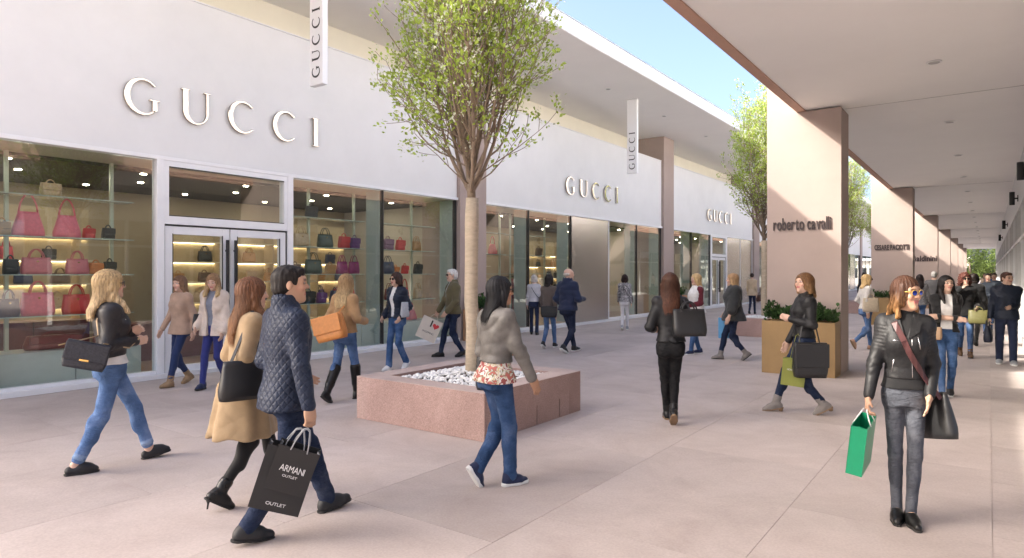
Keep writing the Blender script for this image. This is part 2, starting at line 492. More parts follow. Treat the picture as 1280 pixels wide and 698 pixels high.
# ------------------------------------------------------------------ right arcade building
arc = empty('arcade_building')
tag(arc, 'arcade building with pale flat canopy carried on a row of pink fin walls', 'building')
ZC = 4.45
CY0, CY1 = -3.5, 92.0
can = box('canopy', M_CEIL, (-2.52, 0.9, CY0, CY1, ZC, ZC + 0.30), arc)
box('canopy_edge', M_TERRA, (-2.66, -2.522, CY0, CY1, ZC - 0.02, ZC + 0.36), can)
box('upper_bounce_wall', M_WHITE, (0.92, 8.0, CY0, CY1, ZC - .8, 8.4), arc)  # unseen upper storey, height raised to bounce sunlight onto the opposite soffit
box('canopy_top', M_FASCIA, (-2.5, 0.9, CY0, CY1, ZC + 0.302, ZC + 0.345), can)
FIN_Y = [11.95 + BAY * k for k in range(-1, 7)]
for fy in FIN_Y:
    # full-height fin: the outer half rises past the canopy edge
    MB().box(-3.15, -1.97, fy, fy + 0.70, 0.0, ZC - 0.025).box(-3.15, -2.664, fy, fy + 0.70, ZC - 0.025, ZC + 0.50).build('fin_wall', M_FIN, arc, bevel=0.0)
    box('ceiling_joint', mat('joint_line', (.55, .54, .52), .8, var=0), (-1.96, 0.58, fy + 0.3, fy + 0.32, ZC - 0.006, ZC - 0.001), can)
for k in range(18):
    d_ = disc('downlight', M_RING, -0.58, 1.8 + 4.2 * k, ZC - 0.001, 0.09, 0.014, can)
    disc('lens', M_LENS, -0.58, 1.8 + 4.2 * k, ZC - 0.0155, 0.065, 0.004, d_)
# arcade shop wall on the far right
XW = 0.62
M_GREY = mat('grey_metal_cladding', (0.66, 0.66, 0.66), 0.45, 0.0, var=0.03, coords='World')
box('shop_sign_band', M_GREY, (XW, 0.9, 7.5, CY1, 3.35, ZC - 0.002), arc)
M_BLACKG = mat('dark_shop_back', (0.40, 0.38, 0.36), 0.7, var=0.3, scale=1.0)
box('shop_back', M_BLACKG, (2.5, 2.6, 7.5, CY1, 0, ZC), arc)
y = 7.5
j = 0
while y < CY1 - 2.2:
    w = 2.1
    f = MB().box(XW + .01, XW + 0.11, y, y + 0.09, 0.0, 3.348).box(XW + .01, XW + 0.11, y + 0.09, y + w, 0.0, 0.16).box(XW + .01, XW + 0.11, y + 0.09, y + w, 2.5, 2.58).build('shop_window', M_GREY if j % 3 else M_FRAME, arc)
    MB().box(XW + .05, XW + .062, y + 0.09, y + w, 0.16, 2.5).box(XW + .05, XW + .062, y + 0.09, y + w, 2.58, 3.348).build('pane', M_GLASS, f)
    y += w; j += 1

# ------------------------------------------------------------------ lettering
def arc_pts(cx, cy, rx, ry, a0, a1, n=26):
    return [(cx + rx * math.cos(R(a0 + (a1 - a0) * i / n)), cy + ry * math.sin(R(a0 + (a1 - a0) * i / n))) for i in range(n + 1)]
def glyph(ch):
    """outlines in a unit-height box; returns (list of outlines, advance)"""
    if ch == 'C' or ch == 'G':
        o = arc_pts(0.5, 0.5, 0.5, 0.52, 42, 318, 34)
        i = arc_pts(0.545, 0.5, 0.385, 0.455, 318 - 6, 42 + 6, 34)
        outs = [o + i]
        if ch == 'G':
            outs.append([(0.77, 0.08), (0.90, 0.14), (0.90, 0.42), (0.97, 0.42), (0.97, 0.46), (0.68, 0.46), (0.68, 0.42), (0.77, 0.42)])
        return outs, 1.0
    if ch == 'U':
        o = [(0.0, 1.0), (0.0, 0.96), (0.06, 0.96)] + arc_pts(0.45, 0.36, 0.39, 0.38, 180, 360, 24) + [(0.84, 0.96), (0.90, 0.96), (0.90, 1.0), (0.70, 1.0), (0.70, 0.96), (0.775, 0.96)]
        i = arc_pts(0.495, 0.36, 0.28, 0.325, 0, -180, 24)
        return [o + i + [(0.215, 0.96), (0.275, 0.96), (0.275, 1.0)]], 0.90
    return [[(0, 0), (0.28, 0), (0.28, 0.035), (0.215, 0.035), (0.215, 0.965), (0.28, 0.965), (0.28, 1), (0, 1), (0, 0.965), (0.065, 0.965), (0.065, 0.035), (0, 0.035)]], 0.28
WORD = 'GUCCI'
def letter_sign(y_a, y_b, z_a, h, label, x=XF, depth=0.05, m=None):
    root = empty('letter_sign', (x, y_a, z_a))
    tag(root, label, 'sign', 'metal letter signs on the white panels')
    tot = sum(glyph(c)[1] for c in WORD) * h
    gap = (y_b - y_a - tot) / 4
    y = 0
    for c in WORD:
        outs, adv = glyph(c)
        mb = MB()
        for o in outs:
            mb.poly(o, lambda u, v, d, y=y: (d, y + u * h, v * h), 0.02, 0.02 + depth)
        mb.build('letter', m or M_CHROME, root, bevel=0.005, seg=2)
        y += adv * h + gap
    return root
letter_sign(4.60, 8.19, 4.15, 0.55, 'large mirror-polished metal letters on the white panel above the double doors')
letter_sign(17.5, 21.05, 4.15, 0.55, 'pale metal letters on the white panel above the brushed steel panel')
letter_sign(30.2, 33.7, 4.15, 0.55, 'distant metal letters on the white panel partly behind the second tree')

M_BLADE = mat('blade_sign_white', (0.88, 0.88, 0.88), 0.4, var=0.01)
def blade_sign(y, label, x=-9.17):
    z0, z1 = 4.85, 7.195
    root = empty('blade_sign', (x, y, z0)); tag(root, label, 'sign', 'hanging blade signs under the roof')
    MB().box(-0.17, 0.17, 0.0, 0.11, 0, z1 - z0).build('sign_box', M_BLADE, root, bevel=0.008)
    # the word reads upwards on the near and on the far face
    h = 0.20
    for face, sx in ((-0.004, 1), (0.114, -1)):
        zz = 0.12
        for c in WORD:
            outs, adv = glyph(c)
            mb = MB()
            for o in outs:
                mb.poly(o, lambda u, v, d, zz=zz: (sx * (0.10 - v * h), d, zz + u * h), face - 0.003, face + 0.003)
            mb.build('letter', M_BLACK, root)
            zz += adv * h + 0.085
    return root
blade_sign(7.0, 'white hanging blade sign with black upright lettering near the double doors')
blade_sign(19.1, 'white hanging blade sign with black upright lettering beside the second column')
blade_sign(31.6, 'far white hanging blade sign half hidden by the second tree')

def text_mesh(ch, size, ext, bold=0.0):
    cu = bpy.data.curves.new('letter', 'FONT'); cu.body = ch; cu.size = size; cu.extrude = ext; cu.offset = bold
    ob = bpy.data.objects.new('letter', cu); COL.objects.link(ob)
    dg = bpy.context.evaluated_depsgraph_get()
    me = bpy.data.meshes.new_from_object(ob.evaluated_get(dg))
    bpy.data.objects.remove(ob); bpy.data.curves.remove(cu)
    return me
def text_sign(text, loc, rot, width, size, m, parent=None, ext=0.012, tight=0.06, name='letter_sign', bold=0.0, vscale=1.0):
    """one mesh per letter, local X along the word, local Y up, squeezed to the given width"""
    root = empty(name, loc, 0, parent)
    root.rotation_euler = rot
    x = 0; parts = []
    for ch in text:
        if ch == ' ':
            x += size * 0.28; continue
        me = text_mesh(ch, size, ext, bold)
        n = len(me.vertices)
        co = np.empty(n * 3, np.float32); me.vertices.foreach_get('co', co); co = co.reshape(-1, 3)
        lo, hi = co[:, 0].min(), co[:, 0].max()
        parts.append((me, x - lo)); x += hi - lo + size * tight
    tot = x - size * tight
    k = width / tot
    for me, off in parts:
        n = len(me.vertices)
        co = np.empty(n * 3, np.float32); me.vertices.foreach_get('co', co); co = co.reshape(-1, 3)
        co[:, 0] = (co[:, 0] + off) * k; co[:, 1] *= vscale
        me.vertices.foreach_set('co', co.ravel()); me.update()
        me.materials.clear(); me.materials.append(m)
        link(bpy.data.objects.new('letter', me), root)
    return root
FR = (R(90), 0, 0)
t = text_sign('roberto cavalli', (-3.04, FIN_Y[1] - 0.013, 2.42), FR, 0.92, 0.22, M_LETTER, vscale=1.35, tight=.09, bold=.003)
tag(t, 'dark rounded lettering on the nearest pink fin wall', 'sign')
t = text_sign('CESARE PACIOTTI', (-3.05, FIN_Y[2] - 0.013, 2.44), FR, 0.98, 0.20, M_LETTER, bold=.006, vscale=1.15)
tag(t, 'small dark capital lettering on the second pink fin wall', 'sign')
t = text_sign('Baldinini', (-3.0, FIN_Y[3] - 0.013, 2.26), FR, 1.0, 0.36, M_LETTER, bold=.012)
tag(t, 'bold dark lettering on the third pink fin wall', 'sign')

# ------------------------------------------------------------------ far end of the arcade
M_FARW = mat('far_wall_render', (0.62, 0.60, 0.56), 0.8, var=0.05, coords='World')
fb = empty('far_building', (0, 0, 0)); tag(fb, 'low pale building closing the far end of the plaza', 'building')
box('wall', M_FARW, (-40, -2.4, 118, 126, 0, 3.6), fb)
for i in range(14):
    w_ = box('window', M_DARKFR, (-20 + i * 1.3, -19.2 + i * 1.3, 117.9, 118.05, 0.9, 2.5), fb)
box('roof', M_FASCIA, (-41, -2.2, 117.4, 127, 3.6, 4.0), fb)
# ------------------------------------------------------------------ stone planters with trees
M_PEB = mat('white_pebble', (0.82, 0.82, 0.80), 0.6, var=0.08, scale=9)
M_SOIL = mat('planter_soil', (0.08, 0.06, 0.045), 0.9, var=0.2)
M_BARKL = mat('pale_trunk_wrap', (0.47, 0.385, 0.275), 0.85, var=0.16, scale=10, stretch=(1, 1, 3), bump=0.35, bscale=50)
M_BARK = mat('branch_bark', (0.24, 0.18, 0.125), 0.85, var=0.25, scale=14, bump=0.3, bscale=60)

def leaf_mat(name, c, var=0.35):
    m = bpy.data.materials.new(name); m.use_nodes = True
    nt = m.node_tree; N = nt.nodes; L = nt.links
    p = N['Principled BSDF']; out = N['Material Output']
    g = N.new('ShaderNodeNewGeometry')
    cr = N.new('ShaderNodeValToRGB')
    cr.color_ramp.elements[0].color = tuple(x * (1 - var) for x in c) + (1,)
    cr.color_ramp.elements[1].color = tuple(min(1, x * (1 + var)) for x in c) + (1,)
    L.new(g.outputs['Random Per Island'], cr.inputs['Fac'])
    L.new(cr.outputs['Color'], p.inputs['Base Color'])
    p.inputs['Roughness'].default_value = 0.5
    p.inputs['Specular IOR Level'].default_value = 0.3
    tl = N.new('ShaderNodeBsdfTranslucent'); L.new(cr.outputs['Color'], tl.inputs['Color'])
    mx = N.new('ShaderNodeMixShader'); mx.inputs['Fac'].default_value = 0.4
    L.new(p.outputs[0], mx.inputs[1]); L.new(tl.outputs[0], mx.inputs[2]); L.new(mx.outputs[0], out.inputs['Surface'])
    MATS[name] = m
    return m
M_LEAF = leaf_mat('spring_leaf', (0.36, 0.47, 0.08))
M_BLOS = leaf_mat('white_blossom', (0.72, 0.74, 0.60), 0.15)
M_SHRUB = leaf_mat('shrub_leaf', (0.055, 0.11, 0.035), 0.45)
M_FARLEAF = leaf_mat('far_tree_leaf', (0.12, 0.17, 0.04), 0.4)

def leaves(name, spots, m, size, parent, rnd, fold=0.25):
    """spots: list of (pos, outward dir); each leaf = a folded four-point blade"""
    V = []; F = []
    for p, d in spots:
        p = Vector(p)
        ax = (Vector(d) + Vector((rnd.gauss(0, .6), rnd.gauss(0, .6), rnd.gauss(0.1, .5)))).normalized()
        sd = ax.cross(Vector((rnd.gauss(0, 1), rnd.gauss(0, 1), rnd.gauss(0, 1)))).normalized()
        up = ax.cross(sd)
        s = size * rnd.uniform(0.65, 1.25)
        b = len(V)
        V += [p[:], (p + ax * s * .5 + sd * s * .32 + up * s * fold * .3)[:], (p + ax * s)[:], (p + ax * s * .5 - sd * s * .32 + up * s * fold * .3)[:], (p + ax * s * .52 - up * s * fold * .1)[:]]
        F += [(b, b+1, b+4), (b+1, b+2, b+4), (b+2, b+3, b+4), (b+3, b, b+4)]
    me = bpy.data.meshes.new(name); me.from_pydata(V, [], F); me.materials.append(m); me.update()
    return link(bpy.data.objects.new(name, me), parent)

def make_tree(seed, label, loc, nlimb=24):
    rnd = random.Random(seed)
    root = empty('blossoming_tree', loc)
    tag(root, label, 'tree', 'young trees in stone planters')
    tr = MB()
    zt = 2.15
    bend = [(rnd.gauss(0, .008), rnd.gauss(0, .008)) for _ in range(8)]
    pts = [(bend[i][0], bend[i][1], zt * i / 7) for i in range(8)]
    tr.tube(pts, [0.092, 0.086, 0.083, 0.081, 0.080, 0.080, 0.084, 0.076], 16)
    tr.build('trunk', M_BARKL, root, smooth=True)
    br = MB()
    tips = []      # (pos, dir) spots for leaves
    def limb(p0, d0, length, r0, depth, curve_up):
        p = Vector(p0); d = Vector(d0).normalized()
        n = max(4, int(length / 0.16)); st = length / n
        P = [p.copy()]; RR = [r0]
        for i in range(n):
            jj = .05 if depth == 0 else .10
            d = (d + Vector((rnd.gauss(0, jj), rnd.gauss(0, jj), rnd.gauss(0, .05))) + Vector((0, 0, curve_up * st))).normalized()
            p = p + d * st
            P.append(p.copy()); RR.append(max(0.0035, r0 * (1 - (i + 1) / n) ** 0.8))
            f = (i + 1) / n
            if depth >= 1 and f > 0.22:
                for _ in range(3):
                    if rnd.random() < 0.38:
                        tips.append((p + Vector((rnd.gauss(0, .03), rnd.gauss(0, .03), rnd.gauss(0, .03))), d))
            if depth < 2 and f > (0.14 if depth == 0 else 0.15) and rnd.random() < (0.85 if depth == 0 else 0.7):
                sd = d.cross(Vector((rnd.gauss(0, 1), rnd.gauss(0, 1), rnd.gauss(0, 1)))).normalized()
                nd = (d * 0.75 + sd * 0.75).normalized()
                limb(p, nd, length * (0.42 if depth == 0 else 0.38) * (1.05 - 0.5 * f) * rnd.uniform(.7, 1.2), RR[-1] * 0.6, depth + 1, curve_up * 0.9)
        br.tube(P, RR, 7 if depth == 0 else 5 if depth == 1 else 4)
        for _ in range(4):
            tips.append((p + Vector((rnd.gauss(0, .03), rnd.gauss(0, .03), rnd.gauss(0, .03))), d))
    # leader
    limb((0, 0, zt - .05), (0.02, 0.0, 1), 4.4, 0.052, 0, 0.2)
    for k in range(nlimb):
        f = k / nlimb
        a = k * 2.399 + rnd.uniform(-.3, .3)
        z = zt + 0.03 + 1.5 * f ** 1.5
        out = 0.72 - 0.40 * f
        L_ = (3.1 - 0.7 * f) * rnd.uniform(.75, 1.1)
        limb((0, 0, z), (math.cos(a) * out, math.sin(a) * out, 0.72), L_, 0.025 - 0.010 * f, 0, 1.35)
    # short leafy shoots low on the crown
    for k in range(16):
        a = rnd.uniform(0, 6.28); z = zt + rnd.uniform(.1, 1.0)
        limb((0, 0, z), (math.cos(a), math.sin(a), .45), rnd.uniform(.9, 1.35), .010, 1, 0.55)
    br.build('branch', M_BARK, root, smooth=True)
    lv, bl = [], []
    for (p, d) in tips:
        dens = 2 if rnd.random() < .6 else 1
        for _ in range(dens):
            q = p + Vector((rnd.gauss(0, .03), rnd.gauss(0, .03), rnd.gauss(0, .03)))
            (bl if rnd.random() < 0.16 else lv).append((q, d))
    # blossoms gather in tufts
    tuft = []
    for (p, d) in bl:
        for _ in range(4):
            tuft.append((p + Vector((rnd.gauss(0, .02), rnd.gauss(0, .02), rnd.gauss(0, .02))), d))
    cr = leaves('crown', lv, M_LEAF, 0.056, root, rnd)
    leaves('blossom', tuft, M_BLOS, 0.034, cr, rnd)
    return root

def stone_planter(loc, label):
    root = empty('stone_planter', loc); tag(root, label, 'planter', 'square stone planters round the trees')
    w, h, t = 0.945, 0.48, 0.27
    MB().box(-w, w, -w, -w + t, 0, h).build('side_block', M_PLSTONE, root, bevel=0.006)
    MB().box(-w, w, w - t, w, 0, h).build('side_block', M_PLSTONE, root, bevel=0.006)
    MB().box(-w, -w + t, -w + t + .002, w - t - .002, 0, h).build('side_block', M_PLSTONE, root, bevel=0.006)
    # inner-plaza side: drainage slots cut up from the ground
    a0, a1 = -w + t + .002, w - t - .002
    ys = [a0, -0.02, 0.0, 0.45, 0.47, a1]
    mb = MB()
    for i in (0, 2, 4): mb.box(w - t, w, ys[i], ys[i+1] if i < 4 else a1, 0, h)
    for i in (1, 3): mb.box(w - t, w, ys[i], ys[i+1], 0.215, h)
    mb.build('side_block', M_PLSTONE, root)
    for i in (1, 3):
        MB().box(w - t, w - 0.06, ys[i] + .001, ys[i+1] - .001, 0.0, 0.213).build('slot_back', M_BLACK, root)
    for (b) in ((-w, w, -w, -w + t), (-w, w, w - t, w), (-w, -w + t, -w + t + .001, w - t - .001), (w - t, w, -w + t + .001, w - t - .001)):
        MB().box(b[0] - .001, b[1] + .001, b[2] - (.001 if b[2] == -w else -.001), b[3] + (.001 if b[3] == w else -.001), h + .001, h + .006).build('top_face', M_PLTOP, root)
    box('soil', M_SOIL, (-w + t, w - t, -w + t, w - t, 0.05, h - 0.06), root)
    return root
def pebbles(parent_loc, label, seed, n=1500):
    rnd = random.Random(seed)
    mb_v, mb_f = [], []
    base = bmesh.new(); bmesh.ops.create_icosphere(base, subdivisions=1, radius=1)
    bv = [v.co.copy() for v in base.verts]; bf = [[v.index for v in f.verts] for f in base.faces]; base.free()
    for i in range(n):
        x, y = rnd.uniform(-.66, .66), rnd.uniform(-.66, .66)
        hump = 0.085 * (1 - max(abs(x), abs(y)) / .7)
        s = rnd.uniform(.012, .024)
        q = Matrix.Rotation(rnd.uniform(0, 6.28), 3, 'Z') @ Matrix.Rotation(rnd.uniform(-.5, .5), 3, 'X')
        c = Vector((x, y, 0.425 + hump + rnd.uniform(0, .02)))
        b = len(mb_v)
        for v in bv: mb_v.append((c + q @ Vector((v.x * s * rnd.uniform(1.0, 1.3), v.y * s, v.z * s * .7)))[:])
        for f in bf: mb_f.append([b + k for k in f])
    me = bpy.data.meshes.new('pebbles'); me.from_pydata(mb_v, [], mb_f); me.materials.append(M_PEB); me.update()
    o = link(bpy.data.objects.new('pebbles', me)); o.location = parent_loc
    tag(o, label, 'pebbles', kind='stuff')
    return o
P_LBL = ['pink stone planter with white pebbles in the middle of the plaza', 'pink stone planter round the second tree, behind the woman in the dark cape',
         'pink stone planter round the third tree', 'pink stone planter round the fourth tree', 'pink stone planter round the fifth tree']
T_LBL = ['young tree with pale trunk, fresh leaves and blossom, rising from the nearest planter', 'second tree, its trunk standing beside the lettered pink fin wall',
         'third tree, seen through the gap behind the nearest fin wall', 'fourth tree, far down the plaza', 'fifth tree, farthest down the plaza']
for k in range(5):
    L0 = (-4.985, 6.04 + BAY * k, 0)
    stone_planter(L0, P_LBL[k])
    if k < 2: pebbles(L0, 'white pebbles heaped round the trunk of the %s tree' % ['nearest', 'second'][k], 3 + k)
tree_a = make_tree(5, T_LBL[0], (-4.985, 6.04, 0.42))
tree_a.rotation_euler = (0, 0, math.pi * .9)
tree_b = make_tree(23, T_LBL[1], (-4.985, 6.04 + BAY, 0.42))
for k in (2, 3, 4):
    c = clone(tree_a if k % 2 else tree_b); c.location = (-4.985, 6.04 + BAY * k, 0.42); c.rotation_euler = (0, 0, 2.1 * k); c['label'] = T_LBL[k]

# ------------------------------------------------------------------ metal planters with shrubs
M_BRASS = mat('aged_brass_sheet', (0.31, 0.20, 0.09), 0.5, 0.35, var=0.16, scale=1.6, coords='World', detail=7, rvar=0.1)
M_TERRAP = mat('terracotta_planter', (0.36, 0.19, 0.10), 0.6, var=0.1)
def shrub_leaves(parent, w, d, h, seed, n=900, name='leafage', size=.085):
    rnd = random.Random(seed); sp = []
    for i in range(n):
        cx = rnd.uniform(-w, w); cy = rnd.uniform(-d, d)
        hh = h * (0.7 + 0.45 * math.sin(cx * 9 + seed) * math.cos(cy * 11)) * rnd.uniform(.25, 1)
        sp.append(((cx, cy, hh), (cx * .6, cy * .9 - .2, .9)))
    return leaves(name, sp, M_SHRUB, size, parent, rnd)
def metal_planter(loc, w, d, h, label, m, seed):
    root = empty('metal_planter', loc); tag(root, label, 'planter', 'metal planters at the walls')
    MB().box(-w, w, -d, -d + .025, 0, h).box(-w, w, d - .025, d, 0, h).box(-w, -w + .025, -d + .025, d - .025, 0, h).box(w - .025, w, -d + .025, d - .025, 0, h).build('metal_box', m, root)
    box('soil', M_SOIL, (-w + .026, w - .026, -d + .026, d - .026, 0.02, h - .05), root)
    return root
def shrub(loc, w, d, h, label, seed, n=900, size=.085):
    root = empty('shrub', loc); tag(root, label, 'shrub', 'shrubs in the metal planters')
    shrub_leaves(root, w, d, h, seed, n, size=size)
    rnd = random.Random(seed); st = MB()
    for i in range(14):
        x, y = rnd.uniform(-w, w) * .9, rnd.uniform(-d, d) * .8
        st.tube([(x, y, -.06), (x + rnd.gauss(0, .03), y + rnd.gauss(0, .03), h * .8)], [.006, .003], 4)
    st.build('stem', M_BARK, root)
    return root
for i, fy in enumerate(FIN_Y[1:5]):
    nm = ['nearest', 'second', 'third', 'fourth'][i]
    metal_planter((-2.545, fy - 0.24, 0), 0.565, 0.235, 0.88, 'brass-coloured metal planter against the %s fin wall' % nm, M_BRASS, 40 + i)
    shrub((-2.545, fy - 0.24, 0.84), 0.53, 0.2, 0.30, 'low leafy green shrub in the planter at the %s fin wall' % nm, 50 + i, n=1500 if i == 0 else 500, size=.08)
for i in (1, 2):
    yk = Y0 + BAY * i
    nm = ['', 'first', 'second'][i]
    metal_planter((-10.25, yk + 0.45, 0), 0.3, 0.4, 0.78, 'terracotta-coloured planter against the %s shopfront column' % nm, M_TERRAP, 60 + i)
    shrub((-10.25, yk + 0.45, 0.74), 0.27, 0.37, 0.36, 'green shrub in the terracotta planter at the %s shopfront column' % nm, 70 + i, n=600)

# ------------------------------------------------------------------ trees past the end of the arcade
def far_tree(loc, h, r, label, seed):
    rnd = random.Random(seed)
    root = empty('leafy_tree', loc); tag(root, label, 'tree', 'green trees beyond the arcade')
    MB().tube([(0, 0, 0), (.1, 0, h * .3), (0, .1, h * .6)], [.2, .16, .08], 8).build('trunk', M_BARK, root, smooth=True)
    sp = []
    for c in range(34):
        a, b, rr = rnd.uniform(0, 6.28), rnd.uniform(-1, 1), r * rnd.uniform(.45, 1)
        cc = Vector((math.cos(a) * rr * math.sqrt(1 - b*b), math.sin(a) * rr * math.sqrt(1 - b*b), h * .58 + b * h * .4))
        for _ in range(60):
            o_ = Vector((rnd.gauss(0, r*.16), rnd.gauss(0, r*.16), rnd.gauss(0, r*.13)))
            sp.append((cc + o_, o_))
    leaves('crown', sp, M_FARLEAF, 0.34, root, rnd)
    return root
far_tree((-2.2, 112, 0), 5.5, 2.6, 'round green tree just past the left end of the arcade', 81)
far_tree((0.6, 116, 0), 5.0, 2.4, 'green tree in the middle of the bright arcade end', 82)
far_tree((3.4, 113, 0), 6.0, 2.8, 'green tree at the right of the bright arcade end', 83)

# wall lamps on the arcade shop band
for i, y in enumerate((15.8, 21.5, 33.0, 45.0)):
    root = empty('wall_lamp', (XW, y, 3.62)); tag(root, '%s black cylinder lamp on the grey band over the arcade shop windows' % ['nearest', 'second', 'third', 'fourth'][i], 'lamp', 'wall lamps')
    MB().box(-0.02, -0.001, -.06, .06, -.08, .08).build('mount_plate', M_BLACK, root)
    MB().tube([(-.02, 0, 0), (-.1, 0, 0)], .02, 8).build('arm', M_BLACK, root)
    MB().tube([(-.13, 0, -.17), (-.13, 0, .17)], .06, 14).build('lamp_body', M_BLACK, root, smooth=False)

# ------------------------------------------------------------------ shop window displays
M_SHELFG = mat('shelf_glass', (0.42, 0.50, 0.45), 0.15, var=0.05)
M_UPR = mat('shelf_upright', (0.45, 0.50, 0.42), 0.3, 0.5, var=0.05)
M_CAB = mat('pale_green_cabinet', (0.42, 0.47, 0.43), 0.5, var=0.05)
M_REDW = mat('dark_red_cabinet', (0.10, 0.02, 0.025), 0.4, var=0.2)
SHZ = (1.05, 1.66, 2.22, 2.83)
def shelf_unit(ya, yb, label, x=-11.45, ups=None):
    root = empty('display_shelf', (x, ya, 0.03)); tag(root, label, 'shelf', 'glass display shelves behind the windows')
    w = yb - ya
    for u in (ups or (0.06, w - 0.06)):
        box('upright', M_UPR, (-0.025, 0.025, u - .025, u + .025, 0, 3.42), root)
    for z in SHZ:
        MB().box(-0.2, 0.2, 0, w, z - .045, z - .03).build('shelf', M_SHELFG, root)
    return root
def cabinet(ya, yb, label, m=M_CAB, x=(-11.6, -10.95), h=0.52):
    root = empty('low_cabinet', ((x[0]+x[1])/2, ya, 0.031)); tag(root, label, 'cabinet', 'low cabinets behind the windows')
    n = max(1, round((yb - ya) / 1.0)); w = (yb - ya) / n
    hx = (x[1] - x[0]) / 2
    for i in range(n):
        MB().box(-hx, hx, i * w + .008, (i+1) * w - .008, 0, h).build('panel', m, root, bevel=.004)
    return root
BAGM = {}
def bag_mat(c):
    k = 'bag_leather_%02d%02d%02d' % tuple(int(v * 99) for v in c)
    if k not in MATS: mat(k, c, 0.42, var=0.12, scale=20, bump=0.12, bscale=160)
    return MATS[k]
BCOL = {'pink': (0.72, 0.17, 0.22), 'rose': (0.52, 0.13, 0.16), 'red': (0.50, 0.03, 0.035), 'dark red': (0.14, 0.015, 0.02), 'black': (0.015, 0.015, 0.016),
        'beige': (0.46, 0.33, 0.20), 'dark green': (0.045, 0.065, 0.05), 'purple': (0.12, 0.035, 0.16), 'magenta': (0.26, 0.01, 0.12), 'navy': (0.03, 0.04, 0.085),
        'mauve': (0.22, 0.10, 0.17), 'tan': (0.40, 0.21, 0.08), 'brown': (0.11, 0.055, 0.03), 'orange': (0.5, 0.15, 0.03)}
def bag_body(mb, w, d, h, taper, bulge=0.15, n=6, pw=2.6):
    """soft handbag volume: stacked superellipse rings, local X across, Y thickness, Z up"""
    rings = []
    for i in range(n + 1):
        f = i / n
        ww = w / 2 * (1 - taper * f) * (1 - 0.10 * (1 - min(1, f * 5)))
        dd = d / 2 * (1 - 0.55 * f) * (1 + bulge * math.sin(math.pi * f)) * (1 - 0.15 * (1 - min(1, f * 5)))
        ring = []
        for k in range(20):
            a = 2 * math.pi * k / 20
            ca, sa = math.cos(a), math.sin(a)
            ring.append((ww * math.copysign(abs(ca) ** (2/pw/1.6), ca), dd * math.copysign(abs(sa) ** (2/pw), sa), h * f))
        rings.append(ring)
    b = len(mb.v)
    for r in rings: mb.v += r
    for i in range(n):
        for k in range(20):
            k2 = (k+1) % 20
            mb.f.append((b+i*20+k, b+i*20+k2, b+(i+1)*20+k2, b+(i+1)*20+k))
    mb.f.append(tuple(b + k for k in range(20))[::-1]); mb.f.append(tuple(b + n*20 + k for k in range(20)))
def handle_arc(w, z0, h, y, n=10):
    return [(-w + 2*w*i/n, y, z0 + h * math.sin(math.pi * i / n) ** 0.6) for i in range(n + 1)]
def handbag(loc, rz, w, h, d, col, label, style='tote', group='handbags in the shop windows', name='handbag'):
    root = empty(name, loc, rz); tag(root, label, 'handbag', group)
    m = bag_mat(BCOL[col] if isinstance(col, str) else col)
    mb = MB()
    bag_body(mb, w, d, h, 0.14 if style != 'hobo' else 0.45, n=6 if style != 'hobo' else 8)
    mb.build('bag_body', m, root, smooth=True)
    if style == 'tote':
        for y in (-d * .22, d * .22):
            MB().tube(handle_arc(w * .24, h * .94, h * .55, y), .009, 6).build('handle', m, root, smooth=True)
        MB().box(-.012, .012, -d * .42, -d * .30, h * .72, h * .80).build('lock', mat('gold_metal', (.8, .55, .2), .25, 1.0, var=0), root)
    elif style == 'hobo':
        MB().tube(handle_arc(w * .27, h * .92, h * .8, 0), .013, 6).build('handle', m, root, smooth=True)
    elif style == 'satchel':
        MB().tube(handle_arc(w * .2, h * .95, h * .3, 0), .010, 6).build('handle', m, root, smooth=True)
        MB().box(-w * .43, w * .43, -d * .50, -d * .36, h * .45, h * .97).build('flap', m, root, bevel=.01)
    return root
shelf_unit(3.10, 5.02, 'glass shelves with pink bags in the window left of the doors', ups=(0.26, 1.66))
cabinet(2.2, 5.0, 'pale green cabinets under the window left of the doors')
shelf_unit(8.0, 9.9, 'glass shelves of coloured totes right of the doors', ups=(0.55, 1.75))
shelf_unit(10.35, 12.2, 'glass shelves of bags in the window next to the first column', ups=(0.15, 1.2))
cabinet(7.7, 12.3, 'pale green cabinets under the windows right of the doors')
RZ = math.pi / 2
def shelf_bag(y, zi, w, h, col, style, label, x=-11.42):
    return handbag((x, y, SHZ[zi] + .001), RZ, w, h, 0.15, col, label, style)
